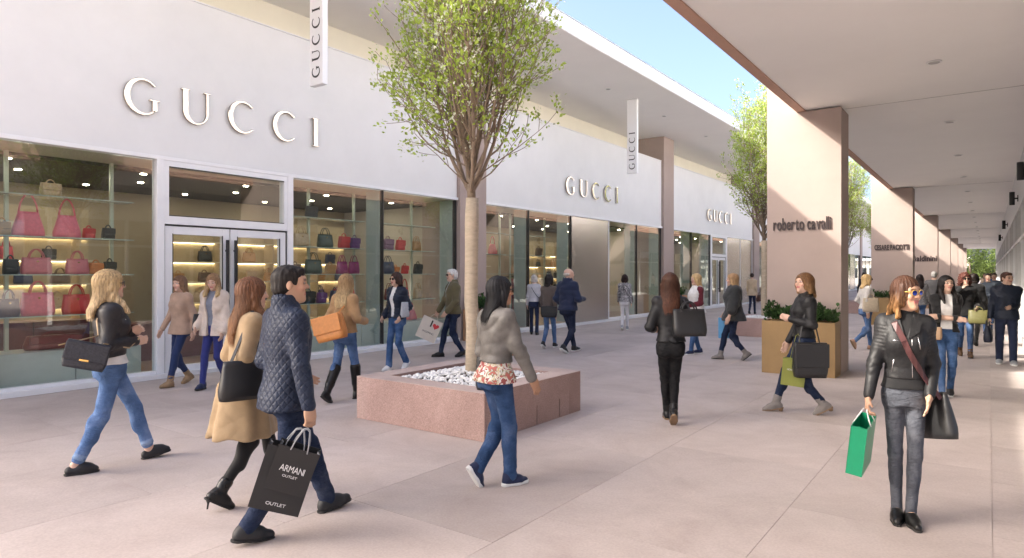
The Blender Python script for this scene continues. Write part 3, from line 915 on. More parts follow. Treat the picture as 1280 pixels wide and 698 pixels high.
for a in [(3.62, 2, .46, .36, 'pink', 'hobo', 'large pink slouchy bag on the third shelf, left of its twin'), (4.12, 2, .42, .34, 'pink', 'hobo', 'large pink slouchy bag on the third shelf, nearer the doors'),
          (3.72, 1, .42, .25, 'rose', 'tote', 'dusty pink tote on the second shelf left of the doors'), (4.26, 1, .34, .24, 'rose', 'tote', 'smaller dusty pink tote beside its twin on the second shelf'),
          (4.72, 1, .2, .2, 'black', 'satchel', 'small black satchel at the end of the second shelf'), (3.40, 1, .2, .22, 'black', 'satchel', 'black satchel at the start of the second shelf'),
          (3.74, 0, .46, .34, 'pink', 'tote', 'pink bag on the lowest shelf left of the doors'), (4.25, 0, .42, .30, 'red', 'tote', 'red bag on the lowest shelf behind the blonde woman'),
          (4.74, 0, .25, .2, 'black', 'satchel', 'black satchel at the end of the lowest shelf'), (4.7, 2, .2, .18, 'black', 'satchel', 'small black bag at the end of the third shelf'),
          (8.35, 2, .40, .28, 'beige', 'tote', 'beige tote on the third shelf nearest the doors'), (8.95, 2, .42, .28, 'dark green', 'tote', 'dark green tote on the third shelf right of the doors'),
          (9.45, 2, .3, .26, 'red', 'satchel', 'red bag beside the purple one on the third shelf'), (9.75, 2, .28, .24, 'purple', 'satchel', 'purple bag beside the red one on the third shelf'),
          (8.65, 1, .44, .30, 'dark green', 'tote', 'dark green tote on the second shelf right of the doors'), (9.4, 1, .3, .27, 'magenta', 'tote', 'magenta tote on the second shelf, nearer the doors'),
          (9.73, 1, .3, .27, 'magenta', 'tote', 'magenta tote on the second shelf, farther from the doors'), (8.5, 0, .4, .25, 'black', 'satchel', 'black satchel on the lowest shelf right of the doors'),
          (9.2, 0, .25, .25, 'navy', 'satchel', 'blue satchel on the lowest shelf'), (9.6, 0, .3, .28, 'red', 'tote', 'red tote on the lowest shelf right of the doors'),
          (10.75, 2, .34, .26, 'mauve', 'satchel', 'mauve bag on the third shelf near the column'), (11.15, 2, .28, .25, 'red', 'satchel', 'red bag on the third shelf near the column'),
          (10.75, 1, .40, .28, 'navy', 'tote', 'navy tote on the second shelf near the column'), (11.3, 1, .2, .2, 'red', 'satchel', 'small red bag on the second shelf near the column'),
          (10.8, 0, .3, .26, 'dark red', 'tote', 'dark red tote on the lowest shelf near the column'), (11.3, 0, .32, .28, 'red', 'hobo', 'round red bag on the lowest shelf near the column')]:
    shelf_bag(*a)
for a in [(3.30, 2, .22, .2, 'tan', 'satchel', 'tan satchel at the start of the third shelf left of the doors'), (3.38, 0, .28, .26, 'brown', 'tote', 'brown tote at the start of the lowest shelf left of the doors'),
          (4.52, 1, .22, .18, 'orange', 'satchel', 'orange satchel between the rose tote and the black satchel'), (4.42, 2, .18, .16, 'red', 'satchel', 'little red bag between the pink slouchy bag and the black one'),
          (8.2, 1, .24, .2, 'brown', 'satchel', 'brown satchel on the second shelf nearest the doors'), (9.08, 1, .26, .2, 'tan', 'satchel', 'tan satchel between the dark green and magenta totes'),
          (8.1, 0, .26, .24, 'orange', 'tote', 'orange tote on the lowest shelf nearest the doors'), (8.85, 0, .24, .22, 'purple', 'satchel', 'purple satchel on the lowest shelf right of the doors'),
          (11.7, 2, .3, .24, 'tan', 'tote', 'tan tote on the third shelf near the column'), (11.0, 1, .18, .17, 'orange', 'satchel', 'small orange bag beside the navy tote'),
          (11.75, 1, .28, .24, 'black', 'satchel', 'black satchel on the second shelf near the column'), (11.75, 0, .28, .25, 'beige', 'tote', 'beige tote on the lowest shelf near the column'),
          (8.6, 3, .3, .24, 'black', 'satchel', 'black satchel on the top shelf right of the doors'), (3.9, 3, .3, .2, 'beige', 'satchel', 'beige satchel on the top shelf left of the doors')]:
    shelf_bag(*a)
handbag((-11.3, 3.9, .555), RZ, .8, .2, .3, 'dark red', 'long dark red case on the cabinet left of the doors', 'satchel')
handbag((-11.3, 11.4, .555), RZ, .3, .24, .24, 'rose', 'round rose bag on the cabinet near the column', 'hobo')
handbag((-11.3, 4.62, .555), RZ, .36, .3, .3, 'dark red', 'dark red case on the cabinet behind the blonde woman', 'satchel')
# rear wall displays with warm light, seen deep in the shop
M_NICHE = mat('niche_panel', (0.46, 0.38, 0.25), 0.6, var=0.1)
def wall_display(ya, yb, label, seed, x=-14.2, cols=('black', 'brown', 'tan', 'red', 'dark red', 'beige', 'navy')):
    root = empty('wall_display', (x, ya, 0.031)); tag(root, label, 'shelf', 'lit rear displays inside the shop')
    w = yb - ya; rnd = random.Random(seed)
    box('back_board', M_NICHE, (-0.32, -0.28, 0, w, 0, 2.9), root)
    for i in range(int(w / 1.3) + 1):
        u = min(w - .03, i * 1.3)
        box('divider', M_IWALL, (-0.279, 0.1, u, u + .03, 0, 2.9), root)
    for z in (0.5, 1.0, 1.45, 1.9, 2.35):
        box('shelf', mat('pale_shelf', (.6, .52, .38), .5, var=.03), (-0.279, 0.08, 0.031, w - .031, z - .03, z), root)
        led = box('light_strip', emis('warm_strip', (1, .80, .50), 5.0), (-0.26, -0.24, 0.05, w - .05, z - .036, z - .031), root)
    return root
WD = [(1.4, 5.6, 'rear display shelves glowing behind the window left of the doors', 1), (6.9, 12.0, 'rear display shelves glowing behind the windows right of the doors', 2),
      (13.6, 18.2, 'rear display shelves glowing past the first column', 3), (20.3, 24.6, 'rear display shelves glowing behind the brushed steel panel', 4)]
for (ya, yb, lb, sd) in WD:
    wall_display(ya, yb, lb, sd)
    rnd = random.Random(sd + 100)
    for zi, z in enumerate((1.0, 1.45, 1.9)):
        y = ya + .35
        n_ = 0
        rown = ['lowest', 'middle', 'upper'][zi]
        while y < yb - .3:
            if rnd.random() < .8:
                cn = rnd.choice(['black', 'black', 'brown', 'tan', 'red', 'dark red', 'beige', 'navy'])
                st_ = rnd.choice(['tote', 'satchel']); n_ += 1
                handbag((-14.22, y, .032 + z), RZ, rnd.uniform(.22, .36), rnd.uniform(.18, .26), .14, cn, '%s %s, %s on the %s rear shelf behind the %s' % (cn, st_, ['first', 'second', 'third', 'fourth', 'fifth', 'sixth', 'seventh', 'eighth', 'ninth', 'tenth', 'eleventh', 'twelfth'][n_ - 1], rown, ['left window', 'windows beside the doors', 'panes past the first column', 'panes past the steel panel'][sd - 1]), st_, group='handbags on the rear shelves')
            y += rnd.uniform(.42, .7)
# dark red counters and a few garments rails
cabinet(2.4, 4.9, 'dark red counter deep behind the window left of the doors', M_REDW, (-13.2, -12.6), .85)
cabinet(5.4, 7.3, 'dark red counter behind the double doors', M_REDW, (-13.4, -12.8), .7)
def clothes_rail(ya, yb, label, seed, x=-12.2):
    root = empty('clothes_rail', (x, ya, .031)); tag(root, label, 'clothes rail', 'clothes rails in the shop')
    w = yb - ya; rnd = random.Random(seed)
    MB().tube([(0, 0, 0), (0, 0, 1.55)], .015, 6).tube([(0, w, 0), (0, w, 1.55)], .015, 6).tube([(0, 0, 1.53), (0, w, 1.53)], .014, 6).build('rail', M_DARKFR, root)
    y = .12
    while y < w - .1:
        c = rnd.choice([(.3, .03, .04), (.05, .12, .10), (.4, .3, .2), (.03, .03, .04), (.35, .10, .12), (.12, .16, .14)])
        mb = MB(); bag_body(mb, .42, .07, .95, .25, n=5)
        g = mb.build('garment', mat('cloth_%d' % int(c[0]*100), c, .8, var=.1), root, smooth=True); g.location = (0, y, .52)
        y += rnd.uniform(.09, .16)
    return root
clothes_rail(13.9, 15.3, 'clothes rail behind the first pane past the column', 1)
clothes_rail(15.9, 17.7, 'clothes rail behind the pane before the steel panel', 2)
clothes_rail(20.8, 22.5, 'clothes rail behind the pane past the steel panel', 3)
shelf_unit(13.7, 15.4, 'glass shelves in the first pane past the column', x=-11.6)
shelf_unit(15.8, 17.8, 'glass shelves in the pane before the steel panel', x=-11.6)
for a in [(15.0, 2, .4, .3, 'red', 'hobo', 'bright red bag on glass shelf in the first pane past the column'), (16.3, 2, .36, .3, 'dark red', 'tote', 'dark red tote on glass shelf before the steel panel'),
          (17.4, 2, .3, .25, 'brown', 'satchel', 'brown satchel on glass shelf before the steel panel'), (14.2, 1, .3, .25, 'black', 'tote', 'black tote on glass shelf past the column'), (16.0, 1, .3, .25, 'tan', 'tote', 'tan tote on glass shelf before the steel panel')]:
    shelf_bag(*a, x=-11.6)
# dressed dummy near the door
# ------------------------------------------------------------------ people: implicit surfaces meshed with surface nets
F32 = np.float32
def A(*v): return np.array(v, dtype=np.float64)
def rotx(d): c, s = math.cos(R(d)), math.sin(R(d)); return np.array([[1,0,0],[0,c,-s],[0,s,c]])
def roty(d): c, s = math.cos(R(d)), math.sin(R(d)); return np.array([[c,0,s],[0,1,0],[-s,0,c]])
def rotz(d): c, s = math.cos(R(d)), math.sin(R(d)); return np.array([[c,-s,0],[s,c,0],[0,0,1]])
def unit(v): return v / (np.linalg.norm(v) + 1e-12)
BIG = 9.0

class Prim:
    def __init__(s, fn, lo, hi, k=0.02): s.fn, s.lo, s.hi, s.k = fn, np.array(lo), np.array(hi), k
def seg(a, b, ra, rb, k=0.02, sq=None):
    a, b = np.array(a, float), np.array(b, float); ba = b - a; L2 = ba @ ba + 1e-12
    rm = max(ra, rb)
    def fn(p):
        pa = p - a; h = np.clip(pa @ ba / L2, 0, 1)
        d = pa - h[:, None] * ba
        return np.sqrt((d * d).sum(1)) - (ra + (rb - ra) * h)
    return Prim(fn, np.minimum(a, b) - rm, np.maximum(a, b) + rm, k)
def chain(pts, rs, k=0.02): return [seg(pts[i], pts[i+1], rs[i], rs[i+1], k) for i in range(len(pts) - 1)]
def ell(c, r, Rm=None, k=0.02):
    c, r = np.array(c, float), np.array(r, float)
    def fn(p):
        q = p - c
        if Rm is not None: q = q @ Rm
        k0 = np.sqrt(((q / r) ** 2).sum(1)) + 1e-9; k1 = np.sqrt(((q / r**2) ** 2).sum(1)) + 1e-9
        return k0 * (k0 - 1) / k1
    m = r.max()
    return Prim(fn, c - m, c + m, k)
def loft(prof, xf, lo, hi, k=0.02, n=2.4, z0=None, z1=None):
    """prof rows: z, rx, ry, oy [, ox]; xf maps points into the loft frame"""
    P = np.array(prof, float)
    za, zb = (P[0,0] if z0 is None else z0), (P[-1,0] if z1 is None else z1)
    def fn(p):
        q = xf(p); z = np.clip(q[:,2], za, zb)
        rx = np.interp(z, P[:,0], P[:,1]); ry = np.interp(z, P[:,0], P[:,2]); oy = np.interp(z, P[:,0], P[:,3])
        ox = np.interp(z, P[:,0], P[:,4]) if P.shape[1] > 4 else 0.0
        r = (np.abs((q[:,0] - ox) / rx) ** n + np.abs((q[:,1] - oy) / ry) ** n) ** (1/n)
        d = (r - 1) * np.minimum(rx, ry)
        return np.maximum(d, np.maximum(q[:,2] - zb, za - q[:,2]))
    return Prim(fn, lo, hi, k)
def smin(a, b, k):
    h = np.clip(0.5 + 0.5 * (b - a) / k, 0, 1)
    return b + (a - b) * h - k * h * (1 - h)
def union(prims, margin=0.05):
    def f(p):
        d = np.full(len(p), BIG)
        blk = len(p) % 216 == 0 and len(p) > 4000
        if blk:
            pb = p.reshape(-1, 216, 3); b0 = pb[:, 0]; b1 = pb[:, -1]; db = d.reshape(-1, 216)
        for pr in prims:
            m = margin + pr.k
            if blk:
                sel = np.nonzero(((b1 > pr.lo - m) & (b0 < pr.hi + m)).all(1))[0]
                if len(sel) == 0: continue
                db[sel] = smin(db[sel], pr.fn(pb[sel].reshape(-1, 3)).reshape(-1, 216), pr.k)
            else:
                idx = np.nonzero(((p > pr.lo - m) & (p < pr.hi + m)).all(1))[0]
                if len(idx) == 0: continue
                d[idx] = smin(d[idx], pr.fn(p[idx]), pr.k)
        return d
    lo = np.min([q.lo for q in prims], 0); hi = np.max([q.hi for q in prims], 0)
    return f, lo, hi

def surface_nets(f, lo, hi, h):
    lo = np.array(lo) - 3*h; hi = np.array(hi) + 3*h
    B = 6
    n = np.maximum(1, np.ceil((hi - lo) / (h * B)).astype(int)) + 1
    cx = [lo[i] + (np.arange(n[i]) * B + (B - 1) / 2) * h for i in range(3)]
    g = np.stack(np.meshgrid(*cx, indexing='ij'), -1).reshape(-1, 3)
    if len(g) % 216 == 0: g = np.concatenate([g, g[:1]])
    fc = f(g)[:n[0]*n[1]*n[2]].reshape(n)
    act = np.abs(fc) < B * h * 0.87 * 1.25 + 0.010
    N = n * B
    F = (np.where(fc < 0, -1, 1)).astype(F32).repeat(B, 0).repeat(B, 1).repeat(B, 2)
    bi = np.stack(np.nonzero(act), 1)
    o = np.stack(np.meshgrid(np.arange(B), np.arange(B), np.arange(B), indexing='ij'), -1).reshape(-1, 3)
    ijk = (bi[:, None, :] * B + o[None]).reshape(-1, 3)
    F[ijk[:,0], ijk[:,1], ijk[:,2]] = np.clip(f(ijk * h + lo), -1, 1)
    F[0] = F[-1] = 1; F[:,0] = F[:,-1] = 1; F[:,:,0] = F[:,:,-1] = 1
    S = F < 0
    c = np.zeros(tuple(N - 1), np.int8)
    sl = (slice(0, -1), slice(1, None))
    for a in (0,1):
        for b in (0,1):
            for d in (0,1): c += S[sl[a], sl[b], sl[d]]
    av = (c > 0) & (c < 8)
    I, J, K = np.nonzero(av); M = len(I)
    if M == 0: return np.zeros((0,3)), np.zeros((0,4), int)
    acc = np.zeros((M, 3)); cnt = np.zeros(M)
    cor = [(a, b, d) for a in (0,1) for b in (0,1) for d in (0,1)]
    for x in range(8):
        for y in range(x+1, 8):
            if sum(abs(cor[x][q] - cor[y][q]) for q in range(3)) != 1: continue
            f0 = F[I+cor[x][0], J+cor[x][1], K+cor[x][2]]; f1 = F[I+cor[y][0], J+cor[y][1], K+cor[y][2]]
            cr = (f0 < 0) != (f1 < 0)
            t = np.where(cr, f0 / np.where(np.abs(f0 - f1) < 1e-9, 1e-9, f0 - f1), 0)
            for q in range(3):
                acc[:, q] += np.where(cr, cor[x][q] + t * (cor[y][q] - cor[x][q]), 0)
            cnt += cr
    V = (np.stack([I, J, K], 1) + acc / cnt[:, None]) * h + lo
    vid = np.full(tuple(N - 1), -1, np.int32); vid[I, J, K] = np.arange(M)
    Q = []
    # x edges
    e = S[:-1,1:-1,1:-1] != S[1:,1:-1,1:-1]; i, j, k = np.nonzero(e); j = j+1; k = k+1
    q = np.stack([vid[i,j-1,k-1], vid[i,j,k-1], vid[i,j,k], vid[i,j-1,k]], 1); fl = S[i,j,k]; q[~fl] = q[~fl][:, ::-1]; Q.append(q)
    e = S[1:-1,:-1,1:-1] != S[1:-1,1:,1:-1]; i, j, k = np.nonzero(e); i = i+1; k = k+1
    q = np.stack([vid[i-1,j,k-1], vid[i-1,j,k], vid[i,j,k], vid[i,j,k-1]], 1); fl = S[i,j,k]; q[~fl] = q[~fl][:, ::-1]; Q.append(q)
    e = S[1:-1,1:-1,:-1] != S[1:-1,1:-1,1:]; i, j, k = np.nonzero(e); i = i+1; j = j+1
    q = np.stack([vid[i-1,j-1,k], vid[i,j-1,k], vid[i,j,k], vid[i-1,j,k]], 1); fl = S[i,j,k]; q[~fl] = q[~fl][:, ::-1]; Q.append(q)
    Q = np.concatenate(Q); Q = Q[(Q >= 0).all(1)]
    return V, Q

def quad_mesh(name, V, Q, m, parent=None, col=None, extra=None, relax=1):
    n = len(V)
    for _ in range(relax):      # light relaxation takes the grid terraces out
        acc = np.zeros_like(V); cnt = np.zeros(n)
        for a in range(4):
            b = (a + 1) % 4
            np.add.at(acc, Q[:, a], V[Q[:, b]]); np.add.at(cnt, Q[:, a], 1)
            np.add.at(acc, Q[:, b], V[Q[:, a]]); np.add.at(cnt, Q[:, b], 1)
        V = V * 0.5 + 0.5 * acc / np.maximum(cnt, 1)[:, None]
    me = bpy.data.meshes.new(name)
    F4 = Q.astype(np.int32)
    nv, nl, npoly = n, F4.size, len(F4)
    vv = V.astype(F32); loops = F4.ravel(); starts = np.arange(npoly, dtype=np.int32) * 4; tot = np.full(npoly, 4, np.int32)
    if extra is not None:       # extra polygons (hair strands): V2, list of quads
        V2, Q2 = extra
        vv = np.concatenate([vv, V2.astype(F32)]); loops = np.concatenate([loops, (Q2 + nv).ravel().astype(np.int32)])
        k = len(Q2); starts = np.concatenate([starts, npoly * 4 + np.arange(k, dtype=np.int32) * 4]); tot = np.full(npoly + k, 4, np.int32)
    me.vertices.add(len(vv)); me.vertices.foreach_set('co', vv.ravel())
    me.loops.add(len(loops)); me.loops.foreach_set('vertex_index', loops)
    me.polygons.add(len(starts)); me.polygons.foreach_set('loop_start', starts); me.polygons.foreach_set('loop_total', tot)
    me.polygons.foreach_set('use_smooth', np.ones(len(starts), bool))
    me.update(calc_edges=True)
    if col is not None:
        at = me.color_attributes.new('Col', 'FLOAT_COLOR', 'POINT')
        c4 = np.ones((len(vv), 4), F32); c4[:, :3] = col(vv.astype(float))
        at.data.foreach_set('color', c4.ravel())
    if m: me.materials.append(m)
    return link(bpy.data.objects.new(name, me), parent)

def vcol_mat(name, rough=0.5, sss=0.0, bump=0.0, bscale=80):
    if name in MATS: return MATS[name]
    m = bpy.data.materials.new(name); m.use_nodes = True
    N = m.node_tree.nodes; L = m.node_tree.links; p = N['Principled BSDF']
    a = N.new('ShaderNodeVertexColor'); a.layer_name = 'Col'
    L.new(a.outputs['Color'], p.inputs['Base Color'])
    p.inputs['Roughness'].default_value = rough; p.inputs['Specular IOR Level'].default_value = 0.4
    if sss:
        p.inputs['Subsurface Weight'].default_value = sss; p.inputs['Subsurface Scale'].default_value = 0.01; p.inputs['Subsurface Radius'].default_value = (1.0, 0.35, 0.2)
    MATS[name] = m
    return m
M_SKIN = vcol_mat('skin', 0.48)

def hair_mat(name, c0, c1=None, z0=1.4, z1=1.65):
    """strand-streaked hair; c1 = tint of the ends"""
    if name in MATS: return MATS[name]
    m = bpy.data.materials.new(name); m.use_nodes = True
    N = m.node_tree.nodes; L = m.node_tree.links; p = N['Principled BSDF']
    t = N.new('ShaderNodeTexCoord'); mp = N.new('ShaderNodeMapping'); mp.inputs['Scale'].default_value = (110, 110, 7)
    L.new(t.outputs['Object'], mp.inputs['Vector'])
    no = N.new('ShaderNodeTexNoise'); no.inputs['Scale'].default_value = 1.0; no.inputs['Detail'].default_value = 4
    L.new(mp.outputs[0], no.inputs['Vector'])
    mr = N.new('ShaderNodeMapRange'); mr.inputs['From Min'].default_value = .3; mr.inputs['From Max'].default_value = .7
    mr.inputs['To Min'].default_value = 0.5; mr.inputs['To Max'].default_value = 1.45
    L.new(no.outputs['Fac'], mr.inputs['Value'])
    sx = N.new('ShaderNodeSeparateXYZ'); L.new(t.outputs['Object'], sx.inputs[0])
    gr = N.new('ShaderNodeMapRange'); gr.inputs['From Min'].default_value = z0; gr.inputs['From Max'].default_value = z1
    L.new(sx.outputs['Z'], gr.inputs['Value'])
    mx = N.new('ShaderNodeMix'); mx.data_type = 'RGBA'; mx.inputs['A'].default_value = (*(c1 or c0), 1); mx.inputs['B'].default_value = (*c0, 1)
    L.new(gr.outputs[0], mx.inputs['Factor'])
    sc = N.new('ShaderNodeVectorMath'); sc.operation = 'SCALE'; L.new(mx.outputs['Result'], sc.inputs[0]); L.new(mr.outputs[0], sc.inputs['Scale'])
    L.new(sc.outputs[0], p.inputs['Base Color'])
    p.inputs['Roughness'].default_value = 0.55; p.inputs['Specular IOR Level'].default_value = 0.28
    bp = N.new('ShaderNodeBump'); bp.inputs['Strength'].default_value = .5; bp.inputs['Distance'].default_value = .004
    L.new(no.outputs['Fac'], bp.inputs['Height']); L.new(bp.outputs[0], p.inputs['Normal'])
    MATS[name] = m
    return m

def denim(name, c, fade=0.35):
    """denim: weave, faded patches"""
    if name in MATS: return MATS[name]
    m = bpy.data.materials.new(name); m.use_nodes = True
    N = m.node_tree.nodes; L = m.node_tree.links; p = N['Principled BSDF']
    t = N.new('ShaderNodeTexCoord')
    n1 = N.new('ShaderNodeTexNoise'); n1.inputs['Scale'].default_value = 5.5; n1.inputs['Detail'].default_value = 5; L.new(t.outputs['Object'], n1.inputs['Vector'])
    cr = N.new('ShaderNodeValToRGB'); e = cr.color_ramp.elements
    e[0].position = .3; e[0].color = tuple(x * .62 for x in c) + (1,)
    e[1].position = .75; e[1].color = tuple(min(1, x + fade * (0.30 + x)) for x in c) + (1,)
    k = e.new(.5); k.color = (*c, 1)
    L.new(n1.outputs['Fac'], cr.inputs['Fac'])
    n2 = N.new('ShaderNodeTexNoise'); n2.inputs['Scale'].default_value = 160; n2.inputs['Detail'].default_value = 2; L.new(t.outputs['Object'], n2.inputs['Vector'])
    mr = N.new('ShaderNodeMapRange'); mr.inputs['To Min'].default_value = .75; mr.inputs['To Max'].default_value = 1.25; L.new(n2.outputs['Fac'], mr.inputs['Value'])
    sc = N.new('ShaderNodeVectorMath'); sc.operation = 'SCALE'; L.new(cr.outputs['Color'], sc.inputs[0]); L.new(mr.outputs[0], sc.inputs['Scale'])
    L.new(sc.outputs[0], p.inputs['Base Color']); p.inputs['Roughness'].default_value = .85; p.inputs['Specular IOR Level'].default_value = .2
    mp = N.new('ShaderNodeMapping'); mp.inputs['Scale'].default_value = (14, 14, 34); L.new(t.outputs['Object'], mp.inputs['Vector'])
    n3 = N.new('ShaderNodeTexNoise'); n3.inputs['Scale'].default_value = 1; n3.inputs['Detail'].default_value = 3; n3.inputs['Distortion'].default_value = 1.0; L.new(mp.outputs[0], n3.inputs['Vector'])
    bp = N.new('ShaderNodeBump'); bp.inputs['Strength'].default_value = .8; bp.inputs['Distance'].default_value = .018
    L.new(n3.outputs['Fac'], bp.inputs['Height']); L.new(bp.outputs[0], p.inputs['Normal'])
    MATS[name] = m
    return m
def cloth(name, c, rough=.85, bump=.35, bs=16, **kw): return mat(name, c, rough, var=.14, scale=7, bump=bump, bscale=bs, spec=.25, sheen=kw.pop('sheen', .15), **kw)
def leather(name, c, rough=.38, **kw): return mat(name, c, rough, var=.25, scale=9, bump=.45, bscale=24, spec=.36, rvar=.1, **kw)
def pattern_mat(name, cols, scale=26):
    if name in MATS: return MATS[name]
    m = bpy.data.materials.new(name); m.use_nodes = True
    N = m.node_tree.nodes; L = m.node_tree.links; p = N['Principled BSDF']
    t = N.new('ShaderNodeTexCoord'); v = N.new('ShaderNodeTexNoise'); v.inputs['Scale'].default_value = scale; v.inputs['Detail'].default_value = 2; v.inputs['Distortion'].default_value = .8
    L.new(t.outputs['Object'], v.inputs['Vector'])
    cr = N.new('ShaderNodeValToRGB'); cr.color_ramp.interpolation = 'CONSTANT'; e = cr.color_ramp.elements
    e[0].position = 0; e[0].color = (*cols[0], 1); e[1].position = .42; e[1].color = (*cols[1], 1)
    for i, c in enumerate(cols[2:]):
        k = e.new(.42 + (i + 1) * .16 / max(1, len(cols) - 2)); k.color = (*c, 1)
    L.new(v.outputs['Fac'], cr.inputs['Fac']); L.new(cr.outputs['Color'], p.inputs['Base Color']); p.inputs['Roughness'].default_value = .8
    MATS[name] = m
    return m

def wrinkle(seed, amp, fz=42.0, fx=16.0):
    r = np.random.RandomState(seed)
    ks = [(A(r.uniform(-fx, fx), r.uniform(-fx, fx), r.choice([-1, 1]) * r.uniform(.6, 1.2) * fz), A(r.uniform(-14, 14), r.uniform(-14, 14), r.uniform(-14, 14)), r.uniform(0, 6), r.uniform(0, 6)) for _ in range(3)]
    mk = A(r.uniform(-9, 9), r.uniform(-9, 9), r.uniform(-9, 9)); mp = r.uniform(0, 6)
    def w(p):
        d = 0
        for k, g, a, b in ks: d = d + 1.0 - 2.2 * np.abs(np.sin(.5 * (p @ k) + a + 1.5 * np.sin(p @ g + b))) ** .8
        return amp * d / 2 * (0.55 + 0.45 * np.sin(p @ mk + mp))
    return w

TORSO_F = [(0.55,.205,.158,0.0),(0.70,.178,.138,-.005),(0.80,.164,.126,-.012),(.90,.156,.118,-.014),(1.0,.132,.098,-.006),(1.08,.119,.089,0),(1.18,.128,.101,.008),(1.26,.138,.113,.013),(1.33,.143,.102,.003),(1.385,.130,.084,-.006),(1.425,.092,.068,-.012),(1.46,.056,.055,-.010),(1.52,.050,.052,-.004)]
TORSO_M = [(0.55,.200,.155,0.0),(0.70,.172,.138,-.005),(0.80,.162,.126,-.010),(.90,.158,.120,-.010),(1.0,.150,.110,-.002),(1.08,.148,.108,.004),(1.18,.158,.114,.006),(1.26,.170,.120,.006),(1.33,.176,.112,.0),(1.385,.158,.092,-.006),(1.425,.108,.076,-.012),(1.46,.066,.062,-.010),(1.52,.057,.057,-.004)]

def two_bone(a, c, l1, l2, hint):
    d = c - a; L = np.linalg.norm(d); L = min(max(L, abs(l1 - l2) + .01), (l1 + l2) * .998); u = unit(d)
    x = (l1*l1 - l2*l2 + L*L) / (2*L); h = math.sqrt(max(0, l1*l1 - x*x))
    hp = hint - u * (hint @ u)
    hp = unit(hp) if np.linalg.norm(hp) > 1e-6 else unit(np.cross(u, A(1, 0, 0)))
    return a + u*x + hp*h, a + u*L

class Rig:
    def __init__(s, male=False, lean=0, roll=0, twist=0, head=(0, 0, 0), L=(-.085, 0, 0, 0, 0), Rr=(.085, 0, 0, 0, 0), Lh=(-.24, .06, .82), Rh=(.24, .06, .82), Lhint=None, Rhint=None, curlL=.5, curlR=.5, heel=0.0, drop=0.0):
        s.male = male
        s.sw = .182 if male else .150
        feet = {}
        hipx = .085 if male else .076
        for key, (x, y, pitch, yaw, lift), sg in (('L', L, -1), ('R', Rr, 1)):
            pt = pitch - heel
            piv = A(0, .125, -.075) if pt < 0 else A(0, -.05, -.075)
            Rf = rotz(yaw) @ rotx(pt)
            pw = A(x, y, 0) + rotz(yaw) @ A(0, piv[1], 0) + A(0, 0, lift)
            an = pw - Rf @ piv
            feet[key] = (an, Rf, yaw)
        zmax = []
        for key, sg in (('L', -1), ('R', 1)):
            an = feet[key][0]; hx = hipx * sg
            hd = math.hypot(an[0] - hx, an[1]); zmax.append(an[2] + math.sqrt(max(.01, (.82 * .9965) ** 2 - hd * hd)))
        hz = min(min(zmax), .90) - drop
        s.pz = hz + .03
        s.Rt = roty(roll) @ rotx(-lean); s.twist = twist
        s.po = A(0, 0, s.pz)
        s.leg = {}
        for key, sg in (('L', -1), ('R', 1)):
            an, Rf, yaw = feet[key]
            hip = A(hipx * sg, 0, hz)
            kn, an2 = two_bone(hip, an, .415, .405, rotz(yaw) @ A(sg * .05, 1, 0.1))
            s.leg[key] = (hip, kn, an2, Rf)
        s.arm = {}
        for key, hand, hint, sg, curl in (('L', Lh, Lhint, -1, curlL), ('R', Rh, Rhint, 1, curlR)):
            sh = s.T(A(s.sw * sg, -.012, 1.372))
            h = np.array(hand, float)
            hn = np.array(hint, float) if hint is not None else A(sg * .35, -1, -.25)
            el, wr = two_bone(sh, h, .275, .245, hn)
            s.arm[key] = (sh, el, wr, sg, curl)
        s.nb = s.T(A(0, -.014, 1.43)); 
        yw, pt, tl = head
        s.Rhd = rotz(yw) @ rotx(pt) @ roty(tl)
        s.Ryaw = rotz(yw)
        s.hc = s.T(A(0, .004, 1.50)) + s.Rhd @ A(0, .018, .085)
    def tw(s, z): t = np.clip((z - 1.0) / .3, 0, 1); return s.twist * t * t * (3 - 2 * t)
    def T(s, p):
        p = np.array(p, float)
        return s.po + s.Rt @ (rotz(s.tw(p[2])) @ p * A(1,1,1) - A(0, 0, .93))
    def Ti(s, p):
        q = (p - s.po) @ s.Rt + A(0, 0, .93)
        if abs(s.twist) > .1:
            a = np.radians(s.tw(q[:, 2])); c, sn = np.cos(a), np.sin(a)
            q = np.stack([q[:,0]*c + q[:,1]*sn, -q[:,0]*sn + q[:,1]*c, q[:,2]], 1)
        return q
    def H(s, p): return s.hc + s.Rhd @ np.array(p, float)
    def Hi(s, p): return (p - s.hc) @ s.Rhd

def bbox_all(rg, pad=.12):
    P = [rg.hc, rg.po] + [q for k in 'LR' for q in rg.leg[k][:3]] + [q for k in 'LR' for q in rg.arm[k][:3]]
    P = np.array(P); return P.min(0) - pad, P.max(0) + pad

def torso_box(rg, z0=.5):
    P = np.array([rg.T(A(sx * .24, sy * .2, z)) for sx in (-1,1) for sy in (-1,1) for z in (z0, 1.1, 1.5)])
    return P.min(0) - .05, P.max(0) + .05

